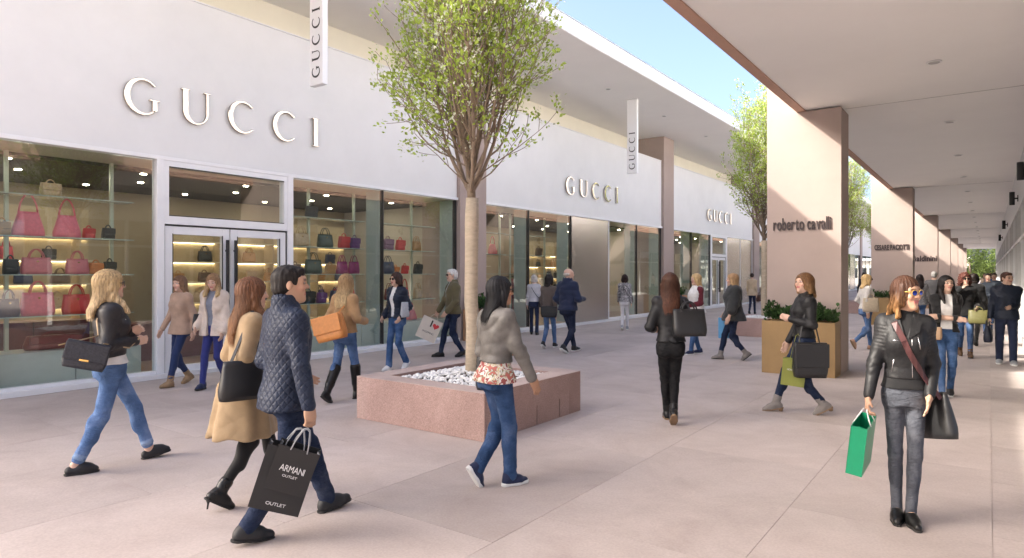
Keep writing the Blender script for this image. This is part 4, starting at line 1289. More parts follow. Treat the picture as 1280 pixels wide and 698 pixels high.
def hand_prims(rg, key):
    sh, el, wr, sg, curl = rg.arm[key]
    f = unit(wr - el)
    inward = A(-sg, 0, 0); fw = A(0, 1, .25)
    if abs(f @ inward) > .75: inward = A(0, -1, -.5)
    n = unit(inward - f * (f @ inward))
    th = np.cross(f, n)
    if th @ fw < 0: th = -th
    ps = [ell(wr + f*.048, (.040, .052, .017), np.stack([th, f, n], 1), .012), seg(wr - f*.01, wr + f*.02, .025, .026, .015)]
    for i in range(4):
        o = (i - 1.5) * .0185
        base = wr + f*(.088 - abs(i - 1.3) * .004) - th*o*(1 if True else 1)
        ln = (.040, .044, .041, .033)[i]
        c1 = curl * .55; c2 = curl * 1.35
        d1 = f*math.cos(c1) + n*math.sin(c1); d2 = f*math.cos(c2) + n*math.sin(c2)
        m1 = base + d1*ln; m2 = m1 + d2*ln*.85
        ps += [seg(base - f*.015, m1, .0098, .0088, .006), seg(m1, m2, .0088, .0072, .004)]
    tb = wr + f*.026 + th*.028
    t1 = tb + unit(f*.95 + th*.30 + n*.45*curl)*.032; t2 = t1 + unit(f*.9 - th*.1 + n*.7*curl)*.026
    ps += [seg(tb, t1, .0125, .0105, .010), seg(t1, t2, .0105, .0085, .004)]
    return ps

def head_prims(rg):
    H = rg.H; Rm = rg.Rhd; j = 1.06 if rg.male else 1.0
    return [ell(H((0, -.014, .030)), (.074, .094, .087), Rm, .02), ell(H((0, .026, -.045)), (.053*j, .060, .066), Rm, .03),
            seg(H((0, .068, -.088)), H((0, .066, -.080)), .022*j, .020*j, .025),
            ell(H((0, .062, .030)), (.060, .030, .028), Rm, .03),
            seg(H((0, .080, .022)), H((0, .103, -.014)), .0075, .0115, .012), ell(H((.011, .091, -.019)), (.009, .010, .008), Rm, .006), ell(H((-.011, .091, -.019)), (.009, .010, .008), Rm, .006),
            seg(H((-.017, .080, -.047)), H((.017, .080, -.047)), .0075, .0075, .010), seg(H((-.013, .081, -.057)), H((.013, .081, -.057)), .008, .008, .008),
            ell(H((.038, .066, -.018)), (.022, .020, .020), Rm, .02), ell(H((-.038, .066, -.018)), (.022, .020, .020), Rm, .02),
            ell(H((.076, -.008, -.002)), (.010, .020, .031), Rm @ rotz(-18), .008), ell(H((-.076, -.008, -.002)), (.010, .020, .031), Rm @ rotz(18), .008)]

def body_field(rg, bare=()):
    lo, hi = torso_box(rg, .8)
    T = [(z, rx * .90, ry * .88, oy) for z, rx, ry, oy in (TORSO_M if rg.male else TORSO_F) if z >= .8]
    ps = [loft(T, rg.Ti, lo, hi, .03, z0=.84, z1=1.48)]
    nr = .058 if rg.male else .050
    ps += [seg(rg.nb, rg.H((0, -.012, -.055)), nr + .006, nr, .03)]
    for k in 'LR':
        sh, el, wr, sg, c = rg.arm[k]
        ps += [seg(sh, el, .034, .035, .02), seg(el, wr, .037, .025, .015)] + hand_prims(rg, k)
        hip, kn, an, Rf = rg.leg[k]
        ps += [seg(hip, kn, .062, .042, .03), seg(kn, an, .041, .033, .015)]
        ps += [seg(an, an + Rf @ A(0, .10, -.045), .034, .022, .02)]
    ps += head_prims(rg)
    f0, lo, hi = union(ps)
    eyes = [rg.H((sx*.031, .090, .013)) for sx in (-1, 1)]
    def f(p):
        d = f0(p)
        for e in eyes:      # eye sockets
            idx = np.nonzero((np.abs(p - e) < .05).all(1))[0]
            if len(idx):
                q = np.sqrt((((p[idx] - e)) ** 2).sum(1)) - .0155
                d[idx] = -smin(-d[idx], q, .010)
        for e in eyes:
            e2 = e - rg.Rhd @ A(0, .0125, 0)
            idx = np.nonzero((np.abs(p - e2) < .04).all(1))[0]
            if len(idx): d[idx] = np.minimum(d[idx], np.sqrt(((p[idx] - e2) ** 2).sum(1)) - .0125)
        return d
    return f, lo, hi

def skin_colors(rg, tone, lip, brow):
    tone, lip, brow = np.array(tone), np.array(lip), np.array(brow)
    def col(v):
        q = rg.Hi(v); c = np.tile(tone, (len(v), 1))
        near = np.abs(q).max(1) < .14
        cheek = np.exp(-(((np.abs(q[:,0]) - .042)/.02)**2 + ((q[:,2] + .022)/.02)**2)) * (q[:,1] > .03) * near
        c = c * (1 + cheek[:, None] * A(.10, -.10, -.08))
        lp = near & (np.abs(q[:,0]) < .024) & (np.abs(q[:,2] + .052) < .0115) & (q[:,1] > .07)
        c[lp] = lip
        bw = near & (np.abs(np.abs(q[:,0]) - .033) < .019) & (np.abs(q[:,2] - .034) < .0055) & (q[:,1] > .05)
        c[bw] = c[bw] * .35 + brow * .65
        for sx in (-1, 1):
            e = np.sqrt(((q[:,0] - sx*.031)/.0155)**2 + ((q[:,2] - .013)/.0088)**2); ey = near & (e < 1) & (q[:,1] > .06)
            c[ey] = A(.045, .03, .025)
            wh = ey & (np.abs(np.abs(q[:,0] - sx*.031) - .0095) < .0035) & (np.abs(q[:,2] - .013) < .004)
            c[wh] = A(.6, .57, .54)
        return c
    return col

def top_field(rg, hem=.95, ease=.014, sl=(.055, .048, .039), sl_end=1.0, opening=None, collar=0.0, collar_r=.072, flare=0.0, wr=.004, seed=1, quilt=None, k_sh=.045, neck=1.455, shoulder=.0, rib=None, stand=None, shrug=0.0, fz=42.0, drape=0.0):
    T = TORSO_M if rg.male else TORSO_F
    prof = [(z, rx + ease + (.012 if z < 1.0 else 0) + flare * max(0, (1.05 - z)), ry + ease + (.012 if z < 1.0 else 0) + flare * max(0, (1.05 - z)), oy) for z, rx, ry, oy in T]
    lo, hi = torso_box(rg, min(hem, .9) - .05)
    ps = [loft(prof, rg.Ti, lo, hi, .03, z0=hem, z1=neck)]
    if sl_end >= 0:
        rr = .050 + ease * .8
        ps += [seg(rg.T(A(-rg.sw * .96, -.012, 1.378)), rg.T(A(rg.sw * .96, -.012, 1.378)), rr, rr, .05)]
    for k in 'LR':
        sh, el, w, sg, c = rg.arm[k]
        e = el + (w - el) * (sl_end if sl_end <= 1 else 1) if sl_end >= 0 else None
        if sl_end >= 0:
            s_in = sh + (rg.T(A(0, -.012, 1.36)) - sh) * .12
            ps += [seg(s_in, el, sl[0] + .004, sl[1], k_sh), seg(el, e, sl[1], sl[2], .02)]
        else:
            pass
    if not rg.male:
        for sx in (-1, 1): ps.append(ell(rg.T(A(sx * .062, .070, 1.245)), (.058 + ease * .6, .052 + ease * .6, .058 + ease * .6), rg.Rt, .05))
    if collar > 0:
        nb = rg.T(A(0, -.012, 1.43)); tp = rg.T(A(0, -.018, 1.43 + collar))
        ps += [seg(nb, tp, collar_r + .008, collar_r, .02)]
    if hem < .8:
        for k in 'LR':
            hip, kn, an, Rf = rg.leg[k]
            ps += [seg(hip, kn, .105 + ease * .5, .10 + ease + flare * .3, .06)]
    f0, lo, hi = union(ps)
    W = wrinkle(seed, wr, fz)
    W2 = wrinkle(seed + 50, .0055, 95, 45)
    els = [rg.arm[k][1] for k in 'LR'] + [rg.arm[k][0] * .6 + rg.T(A(0, 0, 1.25)) * .4 for k in 'LR']
    zt = rg.pz + (hem - .93)
    neckc = rg.H((0, -.012, -.055))
    def f(p):
        d = f0(p) + W(p)
        q = rg.Ti(p)
        w2 = W2(p)
        for e_ in els: d += w2 * np.exp(-((p - e_) ** 2).sum(1) / .007)
        d += w2 * .6 * np.exp(-((q[:, 2] - 1.07) / .06) ** 2)
        if quilt:
            kind, P_, a = quilt
            ang = np.arctan2(q[:,0], q[:,1]) * .15
            if kind == 'diamond': d -= a * (np.abs(np.sin(math.pi * (ang + q[:,2]) / P_)) * np.abs(np.sin(math.pi * (ang - q[:,2]) / P_))) ** .5
            else: d -= a * np.abs(np.sin(math.pi * (q[:,2] if kind == 'band' else ang) / P_)) ** .5
        if rib:     # ribbed sleeves
            a = rib
            for k in 'LR':
                sh, el, w, sg, c = rg.arm[k]
                u = unit(el - sh); t = (p - sh) @ u; near = np.sqrt((((p - sh) - t[:, None] * u) ** 2).sum(1)) < .09
                d -= np.where(near & (t > .0) & (t < .2), a * np.abs(np.sin(t * 130)), 0)
        if drape:
            th = np.arctan2(q[:,0], q[:,1]); d += drape * np.sin(th * 8 + 1.3 * np.sin(th * 3 + seed) + seed) * np.clip((1.02 - q[:,2]) / .3, 0, 1)
        if hem < .9: d = np.maximum(d, zt - p[:, 2])       # level hem
        if opening:
            z0, z1, w0, w1 = opening
            wd = np.interp(q[:,2], [z0, z1], [w0, w1])
            cut = np.where((q[:,1] > 0) & (q[:,2] > z0), wd - np.abs(q[:,0]), -1.0)
            d = np.maximum(d, np.where(q[:,2] > z0, cut, -1))
        if collar > 0:     # hollow collar round the neck
            a = rg.T(A(0, -.012, 1.44)); b = rg.T(A(0, -.018, 1.62)); ba = b - a
            t = np.clip((p - a) @ ba / (ba @ ba), 0, 1); r = np.sqrt((((p - a) - t[:, None] * ba) ** 2).sum(1))
            up = (q[:,2] > 1.45)
            d = np.where(up, np.maximum(d, (collar_r - .012) - r), d)
        return d
    return f, lo, hi

def trouser_field(rg, top=.985, ease=.003, r=(.078, .055, .043), end=.98, wr=.0034, seed=2, boot=0.0):
    T = [(z, rx + ease - .004, ry + ease, oy) for z, rx, ry, oy in (TORSO_M if rg.male else TORSO_F) if .78 <= z <= 1.1]
    T = [(.80, .140, .108, -.012)] + T[1:]
    def xf(p): return p - A(0, 0, rg.pz - .93)
    lo, hi = A(-.22, -.2, rg.pz - .16), A(.22, .2, rg.pz + .12)
    ps = [loft(T, xf, lo, hi, .03, z0=.82, z1=top)]
    if not rg.male or True:
        for sg in (-1, 1): ps.append(ell((sg * .070, -.050, rg.pz - .070), (.074, .074, .082), None, .05))
    kn_c = []
    for k in 'LR':
        hip, kn, an, Rf = rg.leg[k]
        e = kn + (an - kn) * end
        ps += [seg(hip + A(0, 0, .0), kn, r[0], r[1], .035), seg(kn, e, r[1] - .002, r[2] + boot, .02)]
        bk = -unit(np.cross(np.cross(unit(an - kn), A(0, 1, 0)), unit(an - kn)))
        ps += [ell(kn + (an - kn) * .27 + bk * .014, (r[1] * .82, r[1] * .86, .12), None, .03)]
        kn_c.append((kn, an))
    f0, lo, hi = union(ps); W = wrinkle(seed, wr, 48, 22); W2 = wrinkle(seed + 9, wr * .9, 95, 40)
    def f(p):
        d = f0(p) + W(p)
        w2 = W2(p)
        for kn, an in kn_c:
            d += w2 * (np.exp(-((p - kn) ** 2).sum(1) / .008) + 1.0 * np.exp(-((p - an - A(0,0,.05)) ** 2).sum(1) / .007))
        return d
    return f, lo, hi

def shoe_field(rg, key, kind):
    hip, kn, an, Rf = rg.leg[key]
    def G(x, y, z): return an + Rf @ A(x, y, z)
    shin = unit(kn - an)
    w = 1.08 if rg.male else 1.0
    ps = [seg(G(0, -.038, -.040), G(0, .055, -.045), .036*w, .040*w, .03), seg(G(0, .055, -.045), G(0, .135*w, -.052), .040*w, .030*w, .03)]
    if kind in ('sneaker', 'oxford', 'flat', 'boot', 'kneeboot', 'heelboot'):
        ps += [seg(G(0, -.012, -.01), G(0, .075, -.036), .043*w, .036*w, .03)]
    if kind == 'clog': ps += [seg(G(0, .03, -.02), G(0, .09, -.032), .043, .04, .03)]
    if kind in ('boot', 'heelboot'): ps += [seg(an - shin*.0, an + shin*.085, .046, .049, .02)]
    if kind == 'kneeboot': ps += [seg(an, an + shin*.14, .050, .058, .02), seg(an + shin*.14, an + shin*.36, .062, .074, .02)]
    if kind == 'sneaker': ps += [seg(G(0, -.02, 0), G(0, -.02, .012), .044*w, .044*w, .02)]
    f0, lo, hi = union(ps)
    def f(p):
        d = f0(p); q = (p - an) @ Rf
        d = np.maximum(d, -.066 - q[:, 2])
        if kind in ('boot', 'heelboot', 'kneeboot'):
            d = d + .0022 * np.sin(((p - an) @ shin) * 110 + q[:, 1] * 40) * np.exp(-((p - an) ** 2).sum(1) / .01)
        return d
    return f, lo, hi

def sole_field(rg, key, kind, t=.012):
    hip, kn, an, Rf = rg.leg[key]
    w = 1.08 if rg.male else 1.0
    def G(x, y, z): return an + Rf @ A(x, y, z)
    ps = [seg(G(0, -.042, -.06), G(0, .055, -.06), .038*w, .043*w, .03), seg(G(0, .055, -.06), G(0, .138*w, -.06), .043*w, .033*w, .03)]
    z1 = -.044 if kind == 'sneaker' else -.060
    if kind in ('heelboot', 'stiletto'): pass
    f0, lo, hi = union(ps)
    def f(p):
        d = f0(p); q = (p - an) @ Rf
        return np.maximum(d, np.maximum(-.077 - q[:, 2], q[:, 2] - z1))
    return f, lo, hi

def hair_field(rg, style, length=.35, vol=1.0, seed=3, front=False, wavy=0.0):
    H = rg.H; Rm = rg.Rhd; v = vol
    ps = [ell(H((0, -.018, .036)), (.086*v, .106*v, .093*v), Rm, .015)]
    yawc = rg.hc
    def xf(p): return (p - yawc) @ rg.Ryaw
    pad = .30
    if style in ('long', 'bob', 'curly'):
        L = length
        def bk(z): return float(np.interp(z, [-.5, -.30, -.22, -.16, -.10, -.04], [-.150, -.148, -.140, -.112, -.068, -.034]))
        top_ = min(-.10, -L * .35) if L > .2 else -L * .35
        prof = [(-L, .058*v, .016*v, bk(-L)), (-L*.8, .086*v, .030*v, bk(-L*.8)), (-L*.5, .098*v, .050*v, bk(-L*.5) * .9), (-.07, .096*v, .080*v, -.034), (0, .089*v, .092*v, -.022), (.05, .080*v, .088*v, -.018), (.085, .055*v, .06*v, -.012)]
        prof = sorted(set(prof))
        ps.append(loft(prof, xf, yawc - A(.2, .25, L + .05), yawc + A(.2, .2, .15), .025, n=2.2))
        for sx in (-1, 1):
            ps += chain([H((sx*.068, .018, .058)), H((sx*.084, .006, -.02)), yawc + rg.Ryaw @ A(sx*.088, -.006, -min(L*.62, .16))], [.022*v, .026*v, .020*v], .025)
            if front: ps += chain([yawc + rg.Ryaw @ A(sx*.086, .012, -.08), yawc + rg.Ryaw @ A(sx*.094, .070, -.17), yawc + rg.Ryaw @ A(sx*.090, .125, -L*.85)], [.030*v, .032*v, .015*v], .02)
    if style == 'tied':
        ps += [ell(H((0, -.115, .02)), (.045, .04, .045), Rm, .02)] + chain([H((0, -.13, .0)), H((0, -.15, -.10)), H((0, -.13, -.20))], [.03, .03, .014], .02)
    if style == 'updo':
        ps += [ell(H((0, -.085, .085)), (.05, .05, .045), Rm, .02)]
    if style == 'short':
        ps = [ell(H((0, -.020, .040)), (.082, .102, .088), Rm, .015), ell(H((0, -.05, -.02)), (.073, .07, .055), Rm, .02), ell(H((0, .055, .088)), (.05, .035, .025), Rm, .02)]
    if style == 'balding':
        ps = [ell(H((0, -.03, .005)), (.080, .088, .05), Rm, .015)]
    f0, lo, hi = union(ps)
    face = ell(H((0, .118, -.030)), (.066, .082, .098), Rm); neckcut = ell(H((0, .085, -.15)), (.074, .105, .105), rg.Ryaw)
    rs_ = np.random.RandomState(seed); ph = rs_.uniform(0, 6, 6)
    def f(p):
        d = f0(p); q = xf(p)
        th = np.arctan2(q[:,0], q[:,1] + .02)
        amp = .0020 if style in ('long', 'bob', 'tied') else .0012
        d = d + amp * np.sin(th * 23 + 2.2 * np.sin(q[:,2] * 13 + ph[0]) + ph[1]) + amp * .8 * np.sin(th * 47 + 2 * np.sin(q[:,2] * 25 + ph[2]))
        if wavy: d = d + wavy * np.sin(q[:,2] * 62 + 5 * np.sin(th * 3 + ph[3]) + th * 5) * np.clip((.04 - q[:,2]) / .08, 0, 1)
        if style == 'curly': d = d + .014 * np.sin(q[:,0]*85 + ph[0]) * np.sin(q[:,1]*85 + ph[1]) * np.sin(q[:,2]*85 + ph[2]) + .008*np.sin(q[:,0]*150+ph[3])*np.sin(q[:,2]*150+ph[4])
        if style == 'short': d = d + .003 * np.sin(q[:,0]*160) * np.sin(q[:,1]*140 + ph[0])
        fc = face.fn(p); d = np.maximum(d, -fc)
        if style in ('long', 'bob', 'curly') and not front: d = np.maximum(d, -neckcut.fn(p))
        elif front: d = np.maximum(d, -ell_small(p))
        return d
    c0 = H((0, .10, -.13)); 
    def ell_small(p):
        q = (p - c0) @ rg.Ryaw
        return (np.sqrt((q[:,0]/.055)**2 + (q[:,1]/.10)**2 + (q[:,2]/.12)**2) - 1) * .055
    if style in ('long', 'bob', 'curly'): lo = lo - .02; hi = hi + .02
    return f, lo, hi

def strands(rg, n, length, vol, seed, wave=.008, front=False):
    """loose strands that ride just proud of the hair volume"""
    r = np.random.RandomState(seed); V = []; Q = []
    def bk(z): return np.interp(z, [-.5, -.30, -.22, -.16, -.10, -.04], [-.150, -.148, -.140, -.112, -.068, -.034])
    L0 = length
    P = np.array(sorted([(-L0 * 1.15, .06, .02, bk(-L0)), (-L0*.8, .088, .032, bk(-L0*.8)), (-L0*.5, .100, .052, bk(-L0*.5) * .9), (-.07, .097, .082, -.034), (0, .089, .094, -.022), (.05, .080, .090, -.018), (.09, .056, .062, -.012), (.122, .01, .012, -.01)]))
    m = 13
    for i in range(n):
        th = r.uniform(-2.35, 2.35) + math.pi
        L = length * r.uniform(.72, 1.10); z = .118 - (L + .118) * np.linspace(0, 1, m) ** 1.0
        zz = z * (.40 / max(length, .2)) if False else z
        s_ = np.interp(zz, P[:,0], P[:,0] * 0 + 1)
        zs = zz
        rx = np.interp(zs, P[:,0], P[:,1]); ry = np.interp(zs, P[:,0], P[:,2]); oy = np.interp(zs, P[:,0], P[:,3])
        t = th + wave * 6 * np.sin(z * r.uniform(18, 34) + r.uniform(0, 6)) + r.normal(0, .05)
        off = vol * 1.0 + abs(r.normal(0, .045))
        pts = np.stack([np.sin(t) * rx * off, np.cos(t) * ry * off + oy, z], 1)
        pts = rg.hc + pts @ rg.Ryaw.T
        wd = .0016 * np.linspace(1, .3, m)
        out = pts - (rg.hc + A(0, 0, 0)); side = np.cross(out, A(0, 0, 1)); side /= (np.linalg.norm(side, axis=1)[:, None] + 1e-9)
        b = len(V) * 1
        base = i * m * 2
        V.append(np.stack([pts - side * wd[:, None], pts + side * wd[:, None]], 1).reshape(-1, 3))
        a = base + np.arange(m - 1) * 2
        Q.append(np.stack([a, a + 1, a + 3, a + 2], 1))
    return np.concatenate(V), np.concatenate(Q)

SKIN = {'fair': (.60, .39, .29), 'mid': (.50, .30, .20), 'tan': (.40, .22, .135)}
def sd_obj(name, fld, h, m, parent, **kw):
    f, lo, hi = fld
    V, Q = surface_nets(f, lo, hi, h)
    if len(Q) == 0: return None
    return quad_mesh(name, V, Q, m, parent, **kw)

PEOPLE = {}
class Person:
    def surf(s, x, z, side=1, off=.004):
        """point on the clothes in front of / behind torso point (x, z), and its normal, in the person's frame"""
        ys = np.linspace(.34, -.02, 73) * side
        pts = np.array([s.rg.T(A(x, y, z)) for y in ys])
        d = s.outer(pts)
        i = np.nonzero(d < 0)[0]
        i = i[0] if len(i) else len(ys) - 1
        p = pts[i]; e = .006
        n = unit(A(*[s.outer((p + e * v)[None])[0] - s.outer((p - e * v)[None])[0] for v in np.eye(3)]))
        return p + n * off, n
    def over(s, x, y, off=.004):
        zs = np.linspace(1.56, 1.2, 73); pts = np.array([s.rg.T(A(x, y, z)) for z in zs]); d = s.outer(pts)
        i = np.nonzero(d < 0)[0]; i = i[0] if len(i) else len(zs) - 1
        p = pts[i]; return p + A(0, 0, off), A(0, 0, 1)
    def strap(s, path, w, t, name, m, root, tail=None, head=None):
        """strap laid over the clothes; path rows ('f'|'b', x, z) or ('t', x, y)"""
        P_, N_ = [], []
        if head is not None: P_.append(np.array(head, float)); N_.append(A(0, 0, 1))
        for k, a, b in path:
            p, n = s.over(a, b, .010) if k == 't' else s.surf(a, b, 1 if k == 'f' else -1, .012)
            P_.append(p); N_.append(n)
        if tail is not None: P_.append(np.array(tail, float)); N_.append(A(0, 0, 1) if not N_ else N_[-1])
        m_ = len(P_); sides = []
        for i in range(m_):
            d = P_[min(i + 1, m_ - 1)] - P_[max(i - 1, 0)]
            sides.append(unit(np.cross(d, N_[i])))
        sc = s.s
        pw = [s.W(p) for p in P_]; rot = s.obj_matrix.to_3x3()
        sw = [rot @ Vector(v) for v in sides]
        mw = root.matrix_world_inv if hasattr(root, 'matrix_world_inv') else None
        inv = (Matrix.Translation(root.location) @ root.rotation_euler.to_matrix().to_4x4()).inverted()
        return MB().ribbon([(inv @ v)[:] for v in pw], [(inv.to_3x3() @ v)[:] for v in sw], w, t).build(name, m, root)
    def W(s, p):
        """person-frame point to world"""
        return s.obj_matrix @ Vector(p)
def person(key, loc, rz, height, label, res, rig, tops=(), trousers=None, shoes=None, hair=None, skin='fair', glasses=None, lip=(.42, .14, .13), shoe_m=None, sole_m=None, group='shoppers on the plaza', slim=None):
    rg = Rig(**rig)
    s = height / 1.70
    P = Person(); P.rg = rg; P.s = s
    sl_ = slim or (1.0 if rig.get('male') else .94)
    P.obj_matrix = Matrix.Translation(Vector(loc)) @ Matrix.Rotation(R(rz), 4, 'Z') @ Matrix.Diagonal((s * sl_, s, s, 1))
    brow = hair['c'] if hair else (.1, .06, .04)
    body = sd_obj('person', body_field(rg), res * .8, M_SKIN, None, col=skin_colors(rg, SKIN[skin], lip, brow), relax=0)
    body.location = loc; body.rotation_euler = (0, 0, R(rz)); body.scale = (s * sl_, s, s)
    tag(body, label, 'person', group)
    P.body = body
    P.outer = None
    for i, (nm, kw, m) in enumerate(tops):
        fl = top_field(rg, **kw)
        if kw.get('sl_end', 1.0) >= 0 or P.outer is None: P.outer = fl[0]
        sd_obj(nm, fl, res, m, body)
    if trousers:
        nm, kw, m = trousers
        sd_obj(nm, trouser_field(rg, **kw), res, m, body)
    if shoes:
        for k in 'LR':
            so = sd_obj('shoe' if shoes in ('sneaker', 'oxford', 'clog', 'flat') else 'boot', shoe_field(rg, k, shoes), res * .8, shoe_m, body)
            if so is not None:
                sd_obj('sole', sole_field(rg, k, shoes), res * .7, sole_m or M_BLACK, so)
                if rig.get('heel', 0) > 5:
                    hip, kn, an, Rf = rg.leg[k]
                    a = an + Rf @ A(0, -.048, -.058); dn = Rf @ rotx(rig['heel']) @ A(0, 0, -1)
                    hl = math.sin(R(rig['heel'])) * .175
                    thick = .006 if rig['heel'] > 24 else .022
                    MB().tube([a, a + dn * hl * .5, a + dn * hl], [.026, thick * 1.15, thick], 10).build('heel', sole_m or M_BLACK, so, smooth=True)
    if hair and hair.get('style') != 'none':
        hk = {k: v for k, v in hair.items() if k in ('style', 'length', 'vol', 'seed', 'front', 'wavy')}
        ex = None
        if hair.get('strands') and hair['style'] in ('long', 'bob', 'curly'):
            ex = strands(rg, hair['strands'], hair.get('length', .35), hair.get('vol', 1.0), hair.get('seed', 3), hair.get('wave', .008))
        mm = hair_mat('hair_' + key, hair['c'], hair.get('tip'), rg.hc[2] - hair.get('length', .3), rg.hc[2] + .02)
        sd_obj('hair', hair_field(rg, **hk), res * .75, mm, body, extra=ex)
    if glasses:
        lens, frame = glasses
        mb = MB()
        for sx in (-1, 1):
            c = [rg.H((sx*.033 + .024*math.cos(a), .100 - .006*abs(math.cos(a)) * (1 if sx*math.cos(a) > 0 else 0), .010 + .020*math.sin(a))) for a in np.linspace(0, 2*math.pi, 17)]
            mb.tube(c, .0026, 5, cap=False)
            mb.tube([rg.H((sx*.058, .094, .018)), rg.H((sx*.077, .05, .018)), rg.H((sx*.080, -.01, .010))], .0030, 5)
        mb.tube([rg.H((-.010, .101, .014)), rg.H((.010, .101, .014))], .0025, 5)
        g = mb.build('sunglasses', frame, body, smooth=True)
        for sx in (-1, 1):
            lb = MB(); b = 0
            ring = [tuple(rg.H((sx*.033 + .023*math.cos(a), .099 - .006*abs(math.cos(a)) * (1 if sx*math.cos(a) > 0 else 0), .010 + .019*math.sin(a)))) for a in np.linspace(0, 2*math.pi, 17)[:-1]]
            ring2 = [tuple(np.array(v) + rg.Rhd @ A(0, .002, 0)) for v in ring]
            lb.v = ring + ring2; n = 16
            lb.f = [tuple(range(n)), tuple(range(2*n - 1, n - 1, -1))] + [(i, (i+1) % n, n + (i+1) % n, n + i) for i in range(n)]
            lb.build('lens', lens, g)
    PEOPLE[key] = P
    return P

def quilt_mat(name, c, P_=.055):
    """stitched diamond quilting: grooves as bump"""
    m = mat(name, c, .5, var=.2, scale=8, spec=.3)
    N = m.node_tree.nodes; L = m.node_tree.links; p = N['Principled BSDF']
    t = N.new('ShaderNodeTexCoord'); outs = []
    for sg in (1, -1):
        dt = N.new('ShaderNodeVectorMath'); dt.operation = 'DOT_PRODUCT'; dt.inputs[1].default_value = (.8, .8, sg)
        L.new(t.outputs['Object'], dt.inputs[0])
        k = N.new('ShaderNodeMath'); k.operation = 'MULTIPLY'; k.inputs[1].default_value = math.pi / P_; L.new(dt.outputs['Value'], k.inputs[0])
        sn = N.new('ShaderNodeMath'); sn.operation = 'SINE'; L.new(k.outputs[0], sn.inputs[0])
        ab = N.new('ShaderNodeMath'); ab.operation = 'ABSOLUTE'; L.new(sn.outputs[0], ab.inputs[0]); outs.append(ab)
    mn = N.new('ShaderNodeMath'); mn.operation = 'MINIMUM'; L.new(outs[0].outputs[0], mn.inputs[0]); L.new(outs[1].outputs[0], mn.inputs[1])
    pw = N.new('ShaderNodeMath'); pw.operation = 'POWER'; pw.inputs[1].default_value = .45; L.new(mn.outputs[0], pw.inputs[0])
    bp = N.new('ShaderNodeBump'); bp.inputs['Strength'].default_value = .55; bp.inputs['Distance'].default_value = .010
    L.new(pw.outputs[0], bp.inputs['Height']); L.new(bp.outputs[0], p.inputs['Normal'])
    return m
# ------------------------------------------------------------------ the cast
def around(az, a): return az - a
NEAR, MID, FAR_ = .0085, .0115, .017
M_DENIM = denim('blue_denim', (.085, .155, .31), .30)
M_DENIMD = denim('dark_denim', (.016, .026, .058), .09)
M_DENIMM = denim('mid_denim', (.050, .105, .23), .25)
M_DENIMG = denim('grey_denim', (.085, .092, .11), .22)
M_DENIMB = denim('black_denim', (.012, .012, .013), .03)
M_LEATHB = leather('black_leather', (.012, .012, .013), .54)
M_LEATHD = leather('charcoal_leather', (.022, .021, .023), .45)
M_LEATHG = leather('grey_leather', (.15, .14, .127), .46)
M_BLKCL = cloth('black_cloth', (.013, .013, .014))
M_WHITECL = cloth('white_cloth', (.72, .71, .69))
M_TIGHTS = cloth('black_tights', (.010, .010, .011), .7, .1)
M_TRENCH = cloth('tan_trench', (.34, .24, .135), .8, .3, 11)
M_NAVYQ = mat('navy_quilt', (.013, .019, .036), .5, var=.2, scale=8, bump=.15, bscale=60, spec=.3)
M_NAVY = cloth('navy_cloth', (.018, .026, .060))
M_OLIVE = cloth('olive_cloth', (.115, .098, .052))
M_CAMEL = cloth('camel_wool', (.38, .235, .115), .9)
M_CREAMC = cloth('cream_shearling', (.66, .56, .47), .95, .6, 60)
M_FLORAL = pattern_mat('floral_print', [(.30, .08, .07), (.70, .67, .64), (.70, .67, .64), (.55, .44, .22), (.66, .63, .60), (.20, .22, .12), (.42, .12, .10)], 17)
M_BWPAT = pattern_mat('black_white_print', [(.03, .03, .035), (.62, .60, .60), (.16, .15, .16), (.04, .04, .05)], 30)
M_GREYPAT = pattern_mat('grey_tweed', [(.06, .06, .065), (.22, .22, .23), (.12, .12, .13)], 40)
M_SHOEB = leather('black_shoe', (.010, .010, .010), .30)
M_SHOEM = mat('matt_black_shoe', (.018, .018, .02), .6, var=.1)
M_SUEDE = cloth('grey_suede', (.22, .20, .185), .9, .2, 40)
M_TANSH = leather('tan_boot', (.30, .20, .11), .6)
M_BROWNSH = leather('brown_boot', (.11, .06, .03), .5)
M_SOLEW = mat('white_sole', (.72, .72, .70), .6, var=.05)
M_SOLEB = mat('dark_sole', (.02, .019, .018), .7, var=0)
M_SOLET = mat('tan_sole', (.25, .16, .09), .7, var=.1)
M_NAVYSH = cloth('navy_trainer', (.02, .028, .07), .7)
M_WHITESH = mat('white_trainer', (.74, .74, .73), .55, var=.04)
M_GREYSH = mat('grey_trainer', (.33, .35, .37), .6, var=.1)
M_LENSB = mat('black_lens', (.006, .006, .007), .08, var=0)
M_LENSBL = mat('blue_mirror_lens', (.03, .04, .22), .08, .6, var=0)
M_GOLDF = mat('yellow_frame', (.62, .40, .08), .35, var=0)
M_ZIP = mat('zip_metal', (.75, .75, .76), .25, 1.0, var=0)
